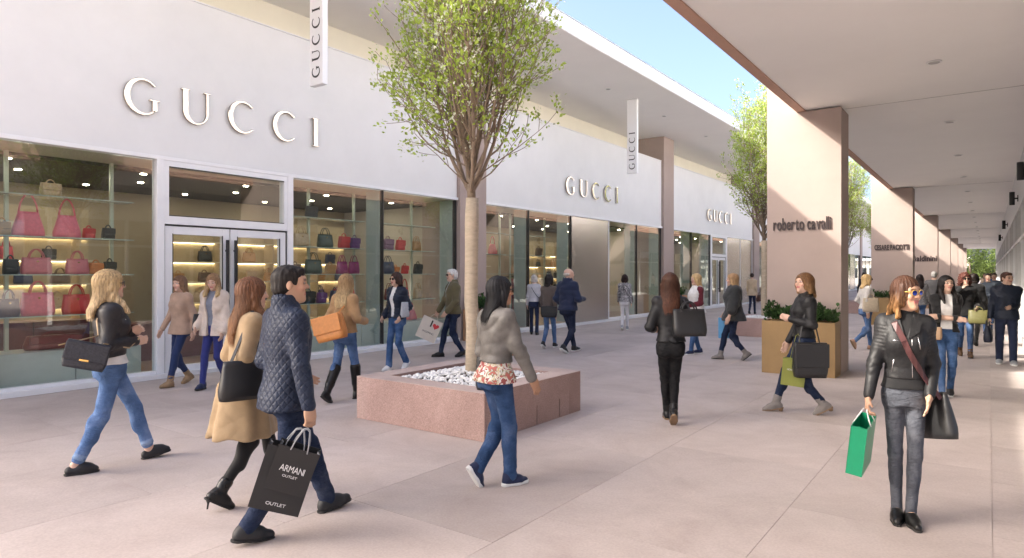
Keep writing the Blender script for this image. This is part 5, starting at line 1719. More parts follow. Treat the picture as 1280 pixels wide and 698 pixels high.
person('blonde', (-6.17, 2.57, 0), around(67.4, 80), 1.75, 'blonde woman in charcoal leather jacket and rolled blue jeans striding past the left window', NEAR,
    dict(L=(-.07, .31, 9, 4, 0), Rr=(.075, -.27, 0, -6, 0), lean=-3, twist=6, head=(-4, 2, 0), Lh=(.02, .145, 1.13), Rh=(.06, .165, 1.05), Lhint=(-.8, -.5, -.9), Rhint=(.5, -1, -.9), curlL=.8, curlR=.8),
    tops=[('shirt', dict(hem=.93, ease=.008, sl_end=-1, seed=4), M_WHITECL), ('jacket', dict(hem=1.00, ease=.014, sl=(0.058, 0.051, 0.040), sl_end=.97, seed=5, wr=.008, opening=(1.0, 1.46, .01, .05)), M_LEATHD),
          ('scarf', dict(hem=1.40, ease=.012, sl_end=-1, collar=.085, collar_r=.082, neck=1.46, seed=6, wr=.008), M_GREYPAT)],
    trousers=('jeans', dict(top=.985, end=.88, r=(.081, .056, .045), seed=7), M_DENIM), shoes='clog', shoe_m=M_SHOEM, sole_m=M_SOLEB,
    hair=dict(style='long', length=.27, vol=1.12, c=(.42, .29, .14), tip=(.66, .50, .29), strands=924, wave=.03, seed=8, front=True, wavy=.004), glasses=(M_LENSB, M_BLACK))
person('trench', (-4.42, 2.74, 0), around(57.9, 68), 1.66, 'woman with auburn hair in a tan trench coat and high-heeled black boots', NEAR,
    dict(L=(-.06, .27, 0, 0, 0), Rr=(.07, -.27, -8, 0, 0), lean=4, head=(-15, -2, 0), Lh=(-.22, .15, .92), Rh=(.22, .10, .95), heel=26),
    tops=[('trench_coat', dict(hem=.53, ease=.020, sl=(0.065, 0.058, 0.052), sl_end=.98, flare=.05, seed=15, wr=.008, drape=.012, collar=.05, collar_r=.076, fz=14), M_TRENCH)],
    trousers=('tights', dict(top=.98, r=(.074, .050, .038), end=1.0, ease=-.01, wr=.001), M_TIGHTS), shoes='heelboot', shoe_m=M_SHOEB, sole_m=M_SOLEB,
    hair=dict(style='long', length=.36, vol=1.08, c=(.13, .055, .025), tip=(.30, .15, .07), strands=924, wave=.025, seed=18, front=True, wavy=.003))
person('navyman', (-3.76, 2.63, 0), around(55.0, 62), 1.80, 'dark-haired man in navy quilted jacket and dark jeans carrying two black paper bags', NEAR, slim=.93, rig=dict(male=True, L=(-.07, .34, 6, 4, 0), Rr=(.08, -.30, -10, -4, 0), lean=1, twist=-4, head=(-28, 0, 0), Lh=(-.17, .16, .92), Lhint=(-.1, -1, -.6), Rh=(.31, .0, .73), curlR=1.25),
    tops=[('quilted_jacket', dict(hem=.82, ease=.012, sl=(0.058, 0.051, 0.042), sl_end=.98, seed=25, wr=.004, collar=.055, collar_r=.080), quilt_mat('navy_stitched', (.017, .026, .052)))],
    trousers=('jeans', dict(top=.985, r=(.086, .062, .052), end=1.0, seed=27, wr=.005), M_DENIMD), shoes='oxford', shoe_m=M_SHOEM, sole_m=M_SOLEB,
    hair=dict(style='short', c=(.014, .011, .010)), skin='mid')
person('greyjkt', (-3.15, 4.12, 0), around(37.4, 58), 1.66, 'black-haired woman in grey leather jacket and floral blouse walking past the stone planter', NEAR,
    dict(L=(-.06, -.26, -58, 0, .0), Rr=(.06, .10, 0, -4, 0), lean=2, twist=5, head=(-12, 0, 0), Lh=(-.17, .20, 1.06), Lhint=(-.05, -.6, -1), Rh=(.25, .26, .74), curlR=.6, curlL=1.1),
    tops=[('blouse', dict(hem=.86, ease=.003, sl_end=-1, seed=34, wr=.003, flare=.14), M_FLORAL), ('jacket', dict(hem=1.02, ease=.020, sl=(0.060, 0.053, 0.044), sl_end=.98, seed=35, wr=.008, flare=.10, collar=.03, collar_r=.076), M_LEATHG)],
    trousers=('jeans', dict(top=.985, r=(.088, .062, .052), end=1.0, seed=37, wr=.008), denim('washed_dark_denim', (.035, .075, .17), .22)), shoes='sneaker', shoe_m=M_NAVYSH, sole_m=M_SOLEW,
    hair=dict(style='long', length=.25, vol=1.02, c=(.008, .008, .010), strands=484, wave=.002, seed=38), skin='tan', glasses=(M_LENSB, M_BLACK))
person('blackback', (-2.87, 6.95, 0), around(22.4, -4), 1.73, 'woman in black leather jacket and black jeans walking away in mid-plaza', NEAR,
    dict(L=(-.02, .26, 0, 3, 0), Rr=(.03, -.17, -42, 0, 0), lean=2, twist=3, head=(0, -3, 0), Lh=(-.18, .20, 1.02), Rh=(.16, .22, .97), curlL=.8),
    tops=[('jacket', dict(hem=.96, ease=.015, sl=(0.060, 0.053, 0.042), sl_end=.98, seed=45, wr=.008, flare=.06), M_LEATHB)],
    trousers=('jeans', dict(top=.985, r=(.080, .055, .043), end=.97, seed=47), M_DENIMB), shoes='boot', shoe_m=M_SHOEB, sole_m=M_SOLET,
    hair=dict(style='long', length=.31, vol=1.0, c=(.055, .022, .012), tip=(.12, .05, .03), strands=572, wave=.004, seed=48))
person('cavalli', (-1.80, 8.40, 0), around(12.1, -98), 1.71, 'woman with hoop earrings in ribbed black jacket walking left past the lettered fin wall', NEAR,
    dict(L=(-.05, -.27, -14, 0, 0), Rr=(.05, .28, 4, 0, 0), lean=-2, twist=10, head=(38, 6, 0), Lh=(-.13, .15, 1.13), Rh=(.17, .14, .84), Lhint=(-.5, -1, -.8), curlL=1.0, heel=15),
    tops=[('jacket', dict(hem=.95, ease=.014, sl=(0.058, 0.051, 0.040), sl_end=.98, seed=55, wr=.005, rib=.004, collar=.03, collar_r=.07), M_LEATHB)],
    trousers=('jeans', dict(top=.985, r=(.079, .054, .042), end=.92, seed=57), M_DENIMD), shoes='heelboot', shoe_m=M_SUEDE, sole_m=M_SOLET,
    hair=dict(style='bob', length=.17, vol=1.08, c=(.14, .07, .03), tip=(.34, .20, .09), strands=440, wave=.015, seed=58))
person('foreground', (-0.46, 5.15, 0), around(5.1, 172), 1.66, 'woman in black biker jacket, grey jeans and blue sunglasses holding a green paper bag', .007, slim=.87, rig=dict(L=(-.035, .04, 0, 10, 0), Rr=(.050, -.03, 0, -8, 0), lean=0, twist=-4, head=(40, 0, 0), Lh=(-.150, .10, .90), Rh=(.27, .10, .84), Lhint=(-.55, -1, -.1), curlR=1.2, curlL=.3),
    tops=[('turtleneck', dict(hem=.94, ease=.010, sl_end=-1, collar=.085, collar_r=.060, neck=1.47, seed=64, wr=.003), M_BLKCL), ('biker_jacket', dict(hem=1.01, ease=.014, sl=(0.056, 0.049, 0.040), sl_end=.97, seed=65, wr=.008, rib=.004, opening=(1.30, 1.47, .005, .06)), M_LEATHB)],
    trousers=('jeans', dict(top=.985, r=(.076, .051, .039), end=.98, seed=67, wr=.0012), M_DENIMG), shoes='oxford', shoe_m=M_SHOEB, sole_m=M_SOLEB,
    hair=dict(style='long', length=.24, vol=1.02, c=(.060, .026, .015), tip=(.42, .22, .08), strands=1364, wave=.035, seed=68, wavy=.007), skin='mid', glasses=(M_LENSBL, M_GOLDF))
person('armscross', (-0.47, 10.68, 0), around(2.5, 176), 1.66, 'dark-haired woman with folded arms, white top and small tan bag under the arcade', MID,
    dict(L=(-.06, -.14, -12, 0, 0), Rr=(.06, .18, 4, 0, 0), head=(24, 6, 0), Lh=(.10, .20, 1.12), Rh=(-.10, .23, 1.10), Lhint=(-1, -.3, -.7), Rhint=(1, -.3, -.7), curlL=.7, curlR=.7),
    tops=[('white_top', dict(hem=.97, ease=.008, sl_end=-1, seed=74), M_WHITECL), ('jacket', dict(hem=.93, ease=.015, sl=(0.056, 0.051, 0.042), seed=75, wr=.008, opening=(.9, 1.46, .07, .07)), M_BLKCL)],
    trousers=('jeans', dict(top=.985, r=(.080, .056, .044), seed=77), M_DENIMM), shoes='sneaker', shoe_m=M_SHOEM, sole_m=M_SOLEW,
    hair=dict(style='long', length=.30, vol=1.05, c=(.012, .009, .009), strands=352, seed=78, front=True))
def simple(key, loc, az, a, h, label, pose, top, legs, shoes, hair, res=MID, skin='fair', extra=(), heel=0, glasses=None):
    walk = {'walk': dict(L=(-.06, .24, 4, 0, 0), Rr=(.06, -.22, -22, 0, 0), Lh=(-.21, -.06, .83), Rh=(.22, .16, .86)),
            'walk2': dict(L=(-.06, -.24, -26, 0, 0), Rr=(.06, .22, 3, 0, 0), Lh=(-.22, .16, .86), Rh=(.21, -.06, .83)),
            'stand': dict(L=(-.08, .02, 0, 6, 0), Rr=(.08, -.02, 0, -6, 0), Lh=(-.21, .06, .83), Rh=(.21, .06, .83))}[pose[0]]
    rig = dict(walk); rig.update(pose[1] if len(pose) > 1 else {})
    kind, kw, m = top
    tops = list(extra) + [(kind, kw, m)]
    lk, lm = legs
    sk, sm, so = shoes
    return person(key, (loc[0], loc[1], 0), around(az, a), h, label, res, rig, tops=tops, trousers=(lk, {}, lm) if not isinstance(lk, tuple) else (lk[0], lk[1], lm), shoes=sk, shoe_m=sm, sole_m=so, hair=hair, skin=skin, glasses=glasses)
WT = ('shirt', dict(hem=.95, ease=.006, sl_end=-1), M_WHITECL)
simple('camel', (-6.89, 5.73), 50.2, 38, 1.68, 'blonde woman in camel jacket and black knee boots with an orange tote on her back', ('walk', dict(L=(-.06, -.38, -34, 0, 0), Rr=(.07, .16, 0, 0, 0), Lh=(-.20, .16, 1.0), Rh=(.18, .20, 1.05), head=(6, 0, 0))),
    ('jacket', dict(hem=.93, ease=.020, sl=(.062, .055, .048), seed=81), M_CAMEL), (('jeans', dict(end=.5)), M_DENIM), ('kneeboot', M_SHOEB, M_SOLEB), dict(style='long', length=.32, vol=1.06, c=(.30, .19, .09), tip=(.62, .46, .24), strands=220, wave=.02, seed=82), res=.0095)
simple('puffer', (-8.35, 8.07), 46.0, -140, 1.70, 'woman in navy puffer jacket and flared jeans standing before the shop window', ('walk', dict(L=(-.08, -.22, -30, 0, 0), Rr=(.06, .14, 0, 0, 0), Lh=(-.20, .10, .93), Rh=(.20, .12, .93), head=(-8, 0, 0))),
    ('puffer_jacket', dict(hem=.93, ease=.022, sl=(.064, .056, .046), quilt=('band', .055, .010), collar=.05, collar_r=.072, opening=(.92, 1.5, .035, .055), wr=.002, seed=84), M_NAVYQ), (('jeans', dict(boot=.016)), M_DENIMM), ('sneaker', M_WHITESH, M_SOLEW), dict(style='bob', length=.16, vol=1.08, c=(.045, .022, .016), strands=140, seed=85), extra=[WT], glasses=(M_LENSB, M_BLACK), res=.010)
simple('oliveman', (-8.71, 9.96), 41.2, -104, 1.79, 'white-haired man in olive jacket holding a white bag with a red heart', ('walk', dict(male=True, L=(-.07, -.20, -14, 0, 0), Rr=(.07, .22, 0, 0, 0), Lh=(-.22, .16, .88), Rh=(.22, .26, .80), curlR=1.2, head=(6, 0, 0))),
    ('jacket', dict(hem=.86, ease=.026, sl=(.068, .060, .050), collar=.05, collar_r=.078, wr=.006, seed=87, opening=(1.05, 1.5, .02, .06)), M_OLIVE), ('jeans', M_DENIMD), ('oxford', M_SHOEB, M_SOLEB), dict(style='short', c=(.62, .61, .58)), extra=[('shirt', dict(hem=.95, ease=.008, sl_end=-1, collar=.06, collar_r=.066, neck=1.47), cloth('pale_blue_cloth', (.52, .58, .64)))], glasses=(M_LENSB, M_BLACK), res=.010)
simple('greytop', (-10.05, 14.85), 34.5, 8, 1.64, 'grey-haired woman in pale top and black trousers facing the shop window', ('stand', dict(Rr=(.10, -.12, 0, -10, 0))),
    ('top', dict(hem=.95, ease=.016, seed=90), cloth('pale_grey_cloth', (.50, .50, .54))), (('trousers', dict(boot=.014)), M_NAVY), ('flat', M_SHOEB, M_SOLEB), dict(style='bob', length=.10, vol=1.02, c=(.50, .48, .46)), res=FAR_)
simple('brown', (-7.95, 12.34), 32.4, 22, 1.67, 'dark-haired woman in grey-brown jacket walking beside the man in the navy hooded jacket', ('walk2', dict(head=(-20, 0, 0))),
    ('jacket', dict(hem=.90, ease=.018, seed=92), cloth('grey_brown_cloth', (.115, .09, .078))), ('jeans', M_DENIM), ('sneaker', M_SHOEM, M_SOLEW), dict(style='bob', length=.16, vol=1.05, c=(.014, .010, .010)), skin='mid')
simple('hood', (-7.18, 11.89), 31.1, 40, 1.82, 'balding man in navy hooded jacket and dark jeans walking away', ('walk', dict(male=True, L=(-.05, .26, 4, 0, 0), Rr=(.05, -.24, -28, 0, 0), head=(-30, 0, 0), Rh=(.20, .24, 1.06), Lh=(-.2, .1, .9))),
    ('hooded_jacket', dict(hem=.88, ease=.026, sl=(.070, .062, .050), collar=.06, collar_r=.098, wr=.007, seed=95), M_NAVY), ('jeans', denim('ink_denim', (.018, .024, .05), .08)), ('sneaker', M_SHOEM, M_SOLEW), dict(style='balding', c=(.55, .50, .45)))
simple('pattern', (-8.65, 17.53), 26.3, 6, 1.66, 'woman in black and white print top and white trousers walking away', ('walk2',),
    ('print_top', dict(hem=.90, ease=.024, seed=97), M_BWPAT), ('trousers', cloth('white_trouser_cloth', (.70, .69, .70))), ('sneaker', M_GREYSH, M_SOLEW), dict(style='curly', length=.12, vol=1.08, c=(.025, .012, .012)), res=FAR_)
simple('vest', (-4.89, 13.23), 20.3, -118, 1.68, 'blonde woman in white padded vest with maroon sleeves, facing left', ('stand', dict(L=(-.06, .16, 0, 10, 0), Rr=(.08, -.10, 0, -10, 0), Lh=(-.10, .22, 1.02), Rh=(.10, .22, 1.02))),
    ('padded_vest', dict(hem=.90, ease=.034, sl_end=-1, quilt=('band', .06, .008), wr=.002, seed=99), M_WHITECL), ('jeans', M_DENIMM), ('sneaker', M_NAVYSH, M_SOLEW), dict(style='long', length=.20, vol=1.06, c=(.55, .38, .18), strands=80), extra=[('sweater', dict(hem=.95, ease=.008, sl=(.058, .050, .042)), cloth('maroon_knit', (.13, .02, .03)))])
simple('cape', (-4.00, 12.79), 17.3, -100, 1.70, 'blonde woman in a dark grey cape and jeans striding left', ('walk', dict(L=(-.06, -.30, -38, 0, 0), Rr=(.06, .24, 3, 0, 0), Lh=(-.24, .12, .84), Rh=(.22, .10, .90))),
    ('cape', dict(hem=.80, ease=.055, sl=(.085, .090, .095), sl_end=.45, flare=.12, wr=.009, fz=12, collar=.05, collar_r=.078, seed=101), cloth('charcoal_wool', (.035, .037, .038))), ('jeans', M_DENIMD), ('boot', M_SUEDE, M_SOLEB), dict(style='long', length=.22, vol=1.06, c=(.36, .22, .11), tip=(.55, .38, .20), strands=80))
simple('beige', (-7.81, 27.39), 15.9, 14, 1.70, 'woman in beige coat with dark pinned-up hair beside the second tree', ('walk2',),
    ('coat', dict(hem=.80, ease=.026, seed=103, flare=.04), cloth('beige_cloth', (.55, .43, .29))), ('trousers', M_NAVY), ('flat', M_SHOEB, M_SOLEB), dict(style='updo', c=(.02, .012, .01)), res=FAR_)
simple('doorblonde', (-9.23, 5.24), 60.4, -150, 1.70, 'blonde woman in cream shearling coat coming out of the double doors', ('walk2', dict(head=(10, -14, 0), Lh=(-.20, .10, .84), Rh=(.20, .14, .9))),
    ('shearling_coat', dict(hem=.80, ease=.036, sl=(.070, .064, .058), wr=.009, opening=(.8, 1.5, .03, .07), collar=.05, collar_r=.085, seed=105, flare=.05), M_CREAMC), ('trousers', cloth('blue_trouser_cloth', (.028, .035, .16))), ('sneaker', M_NAVYSH, M_SOLEB), dict(style='long', length=.24, vol=1.06, c=(.24, .14, .07), tip=(.55, .40, .20), strands=120, front=True), extra=[('top', dict(hem=.95, ease=.006, sl_end=-1), cloth('grey_blue_cloth', (.20, .22, .27)))], res=.010)
simple('doorbrown', (-9.82, 5.05), 61.4, -130, 1.67, 'brown-haired woman in tan coat behind the blonde woman at the doors', ('walk', dict(head=(8, -5, 0))),
    ('coat', dict(hem=.82, ease=.026, seed=107, flare=.04), cloth('dusty_tan_cloth', (.42, .29, .21))), ('trousers', cloth('deep_blue_cloth', (.02, .035, .10))), ('boot', M_TANSH, M_SOLET), dict(style='long', length=.26, vol=1.04, c=(.15, .08, .045), tip=(.34, .22, .12)))
simple('kick', (-2.18, 16.25), 7.6, 62, 1.66, 'blonde woman in white jacket with a cream bag behind the brass planter', ('walk', dict(L=(-.05, .12, 0, 0, 0), Rr=(.05, -.42, -62, 0, .04), Lh=(-.2, .1, .95), Rh=(.22, -.08, .86))),
    ('jacket', dict(hem=.93, ease=.016, seed=109), cloth('off_white_cloth', (.60, .58, .55))), ('jeans', M_DENIM), ('flat', leather('nude_shoe', (.42, .26, .18)), M_SOLET), dict(style='long', length=.20, vol=1.04, c=(.55, .38, .18)), glasses=(M_LENSB, M_BLACK))
simple('curly', (-0.39, 16.01), 1.4, 172, 1.70, 'woman with red-brown curly hair and dark coat laughing behind the arm-folding woman', ('walk', dict(head=(10, 4, 0), Rh=(.10, .20, 1.36), Rhint=(1, .2, -1), Lh=(-.2, .12, 1.0))),
    ('jacket', dict(hem=.86, ease=.030, sl=(.066, .06, .05), seed=111), M_BLKCL), ('jeans', M_DENIMM), ('boot', M_BROWNSH, M_SOLEB), dict(style='curly', length=.17, vol=1.25, c=(.10, .03, .02)), glasses=(M_LENSB, M_BLACK))
simple('rman', (0.26, 15.11), -1.2, 178, 1.70, 'short-haired person in navy quilted jacket carrying a navy bag by the arcade shops', ('stand', dict(male=True, head=(38, 0, 0), Lh=(-.06, .20, 1.06), Rh=(.25, .06, .82), L=(-.10, .06, 0, 8, 0), Rr=(.10, -.06, 0, -8, 0), curlR=1.2)),
    ('quilted_jacket', dict(hem=.84, ease=.022, collar=.04, collar_r=.074, quilt=('diamond', .07, .005), seed=113), M_NAVYQ), (('jeans', dict(r=(.088, .066, .058))), M_NAVY), ('sneaker', M_GREYSH, M_SOLEW), dict(style='short', c=(.07, .03, .02)))
simple('denim', (-0.02, 22.25), 0.0, 182, 1.70, 'woman in grey-blue jacket and jeans walking up the arcade with folded arms', ('walk2', dict(Lh=(.08, .2, 1.12), Rh=(-.08, .22, 1.08), Lhint=(-1, -.3, -.7), Rhint=(1, -.3, -.7))),
    ('jacket', dict(hem=.90, ease=.020, seed=115), cloth('slate_cloth', (.06, .075, .10))), ('jeans', M_DENIMM), ('sneaker', M_SHOEM, M_SOLEW), dict(style='updo', c=(.02, .015, .012)), res=FAR_)
simple('tweed', (-1.53, 21.15), 4.1, -6, 1.67, 'woman with long dark hair in grey tweed jacket walking away under the fins', ('walk',),
    ('jacket', dict(hem=.86, ease=.022, seed=117), M_GREYPAT), ('jeans', M_DENIMM), ('flat', M_SHOEB, M_SOLEB), dict(style='long', length=.28, vol=1.05, c=(.018, .012, .012)), res=FAR_)
simple('tweedman', (-1.35, 23.8), 3.4, 8, 1.76, 'grey-haired man in grey coat walking away behind the folded-arms woman', ('walk2', dict(male=True)),
    ('coat', dict(hem=.80, ease=.024, seed=119), cloth('grey_coat_cloth', (.12, .12, .125))), ('trousers', M_BLKCL), ('oxford', M_SHOEB, M_SOLEB), dict(style='short', c=(.25, .24, .23)), res=FAR_)
simple('darkcoat', (-0.28, 18.6), 1.0, 5, 1.70, 'person in black padded coat walking away behind the curly-haired woman', ('walk',),
    ('coat', dict(hem=.72, ease=.036, sl=(.072, .066, .056), quilt=('band', .08, .008), seed=121), M_BLKCL), ('trousers', M_BLKCL), ('boot', M_SHOEB, M_SOLEB), dict(style='bob', length=.13, vol=1.05, c=(.02, .014, .012)), res=FAR_)
for i, (x, y, a, c, hc, lb) in enumerate([(-.60, 31.4, 175, (.30, .30, .31), (.05, .03, .02), 'distant walker in light grey jacket coming up the arcade'), (.05, 36.0, 185, (.05, .08, .16), (.12, .07, .04), 'distant walker in blue jacket coming up the arcade near the shops'),
        (-1.0, 41.0, 5, (.05, .05, .05), (.02, .015, .01), 'distant walker in black near the far fins'), (-.2, 48.0, 180, (.35, .28, .22), (.1, .06, .04), 'far-off walker in a beige jacket at the end of the arcade'),
        (.15, 27.5, 178, (.10, .13, .18), (.03, .02, .015), 'walker in slate jacket by the arcade windows'), (-4.1, 30.0, 8, (.02, .02, .025), (.02, .015, .012), 'dark-coated walker in the gap beside the third tree'),
        (-3.3, 28.4, 170, (.03, .035, .05), (.015, .012, .01), 'dark-haired walker seen through the gap behind the brass planter')]):
    simple('far%d' % i, (x, y), 0, a, 1.68 + .03 * (i % 3), lb, ('walk' if i % 2 else 'walk2',), ('jacket', dict(hem=.88, ease=.022, seed=130 + i), cloth('far_cloth_%d' % i, c)), ('trousers', [M_DENIMD, M_DENIMM, M_BLKCL][i % 3]), ('flat', M_SHOEB, M_SOLEB), dict(style='bob' if i % 2 else 'short', length=.14, c=hc), res=.022)
# ------------------------------------------------------------------ bags people carry
M_GOLD = mat('gold_metal', (.8, .55, .2), .25, 1.0, var=0)
def carried(key, local, w, h, d, col, label, style='tote', yaw=0, tilt=(0, 0), strap=None, handles=None, m=None, name='handbag', clasp=True):
    """soft bag whose base centre is at a point in the carrier's frame"""
    P = PEOPLE[key]
    loc = P.W(local)
    root = empty(name, loc)
    base = P.obj_matrix.to_euler().z
    root.rotation_euler = (R(tilt[0]), R(tilt[1]), base + R(yaw))
    tag(root, label, 'handbag', 'bags carried by shoppers')
    mm = m or bag_mat(col)
    mb = MB(); bag_body(mb, w, d, h, {'hobo': .42, 'tote': .10, 'flap': .02, 'pouch': .25}[style], n=8, bulge=.25 if style != 'flap' else .1, pw=2.6 if style != 'flap' else 5)
    mb.build('bag_body', mm, root, smooth=True)
    if style == 'flap':
        MB().box(-w*.49, w*.49, -d*.56, -d*.40, h*.30, h*.98).build('flap', mm, root, bevel=.008)
        if clasp: MB().box(-.035, .035, -d*.62, -d*.55, h*.30, h*.38).build('clasp', M_GOLD, root, bevel=.003)
    elif style == 'tote':
        for y in (-d*.2, d*.2):
            MB().tube(handle_arc(w*.22, h*.93, handles or h*.5, y), .009, 6).build('handle', mm, root, smooth=True)
    elif style == 'hobo':
        MB().tube(handle_arc(w*.30, h*.86, handles or h*.8, 0, 14), .012, 6).build('handle', mm, root, smooth=True)
    return P, root
P, b = carried('blonde', (.225, -.24, .87), .32, .22, .09, (.016, .018, .024), 'black quilted shoulder bag with gold clasp on the blonde woman\'s hip', 'flap', yaw=72, tilt=(0, 14), m=mat('quilted_black', (.02, .022, .03), .45, var=.5, scale=70, bump=.6, bscale=55))
P.strap([('t', .02, -.05), ('b', .08, 1.30), ('b', .13, 1.18)], .014, .004, 'strap', bag_mat((.45, .32, .18)), b, tail=(.235, -.40, 1.07))
P.strap([('f', .09, 1.12), ('f', .12, 1.06)], .014, .004, 'strap', bag_mat((.45, .32, .18)), b, tail=(.245, -.10, 1.06))
P, b = carried('trench', (.255, -.10, .82), .36, .27, .13, (.010, .010, .011), 'black slouchy shoulder bag against the tan trench coat', 'pouch', yaw=85)
for yy in (-.20, .02):
    P.strap([('t', .115, -.02)], .022, .005, 'strap', bag_mat((.012, .012, .013)), b, head=P.rg.T(A(.135, -.03, 1.44)), tail=(.262, yy, 1.07))
P, b = carried('greyjkt', (-.22, .10, .74), .30, .28, .15, (.010, .010, .011), 'black handbag hanging from the arm of the woman in the grey jacket', 'tote', yaw=60, handles=.13)
P, b = carried('blackback', (.205, -.13, .97), .40, .30, .15, (.011, .011, .012), 'large black tote on the shoulder of the woman walking away', 'tote', yaw=18, tilt=(-6, 0), handles=.10)
for yy in (-.20, -.08):
    P.strap([('t', .12, -.01)], .018, .005, 'strap', bag_mat((.012, .012, .013)), b, head=P.rg.T(A(.13, .0, 1.40)), tail=(.21, yy - .02, 1.25))
P, b = carried('cavalli', (-.27, -.04, .47), .38, .40, .16, (.013, .014, .016), 'structured black tote hanging in front of the woman by the fin wall', 'flap', yaw=-78, clasp=False)
for yy in (-.14, .08):
    P.strap([('t', -.11, -.01)], .014, .004, 'strap', bag_mat((.012, .012, .013)), b, head=P.rg.T(A(-.125, 0, 1.42)), tail=(-.27, yy, .87))
P, b = carried('foreground', (-.235, .03, .60), .30, .30, .10, (.012, .012, .013), 'black cross-body bag at the hip of the woman in the biker jacket', 'pouch', yaw=-60, tilt=(0, 12))
MST = bag_mat((.075, .025, .025))
P.strap([('b', -.06, 1.20), ('b', .04, 1.36), ('t', .075, -.02), ('f', .075, 1.385), ('f', .05, 1.33), ('f', .02, 1.27), ('f', -.01, 1.21), ('f', -.045, 1.14), ('f', -.08, 1.08), ('f', -.115, 1.02)], .036, .005, 'strap', MST, b, tail=(-.225, .09, .88))
P, b = carried('armscross', (.19, .12, .80), .25, .17, .08, (.50, .33, .20), 'small tan box bag worn across the body of the woman with folded arms', 'flap', yaw=160)
P.strap([('f', .03, 1.2), ('f', .06, 1.08)], .008, .003, 'strap', bag_mat((.2, .08, .06)), b, tail=(.17, .12, .97))
carried('curly', (-.21, .20, .68), .36, .27, .15, (.15, .14, .05), 'olive green handbag held by the curly-haired woman', 'tote', yaw=170, handles=.08)
carried('rman', (.27, .08, .40), .30, .30, .13, (.015, .018, .035), 'navy bag hanging from the hand of the person by the arcade shops', 'tote', yaw=80, handles=.12)
P, b = carried('camel', (.04, -.30, .83), .42, .33, .17, (.56, .22, .055), 'orange leather tote slung behind the woman in the camel jacket', 'flap', yaw=6, tilt=(0, -14), clasp=False)
P.strap([('t', .09, -.01), ('b', .08, 1.30)], .02, .005, 'strap', bag_mat((.50, .2, .05)), b, tail=(.08, -.30, 1.14))
carried('puffer', (-.235, .05, .92), .20, .26, .08, (.40, .42, .45), 'silvery grey bag under the arm of the woman in the puffer jacket', 'pouch', yaw=85)
P, b = carried('greytop', (.22, -.06, .78), .24, .30, .10, (.012, .012, .014), 'black cross-body bag of the grey-haired woman', 'pouch', yaw=80)
P.strap([('t', -.07, -.02), ('b', -.05, 1.34), ('b', .02, 1.22), ('b', .10, 1.10)], .014, .004, 'strap', M_BLKCL, b, tail=(.2, -.1, 1.02))
carried('brown', (.10, -.22, .72), .36, .24, .12, (.010, .010, .012), 'black bag behind the woman in the grey-brown jacket', 'flap', yaw=10, clasp=False)
P, b = carried('pattern', (.22, .0, .82), .20, .22, .08, (.03, .03, .035), 'small dark bag of the woman in the print top', 'pouch', yaw=80)
P.strap([('t', -.07, -.02), ('b', -.04, 1.34), ('b', .03, 1.22), ('b', .10, 1.10)], .012, .004, 'strap', M_BLKCL, b, tail=(.2, -.05, 1.0))
carried('beige', (.26, .10, .52), .34, .28, .12, (.07, .03, .02), 'brown bag carried by the woman in the beige coat', 'tote', yaw=75, handles=.1)
P, b = carried('kick', (.23, -.02, .86), .34, .30, .12, (.52, .44, .33), 'cream shoulder bag of the blonde woman behind the brass planter', 'tote', yaw=80, handles=.1)
carried('doorblonde', (.24, .05, .84), .22, .24, .09, (.02, .02, .022), 'small black bag of the blonde woman at the doors', 'pouch', yaw=85)

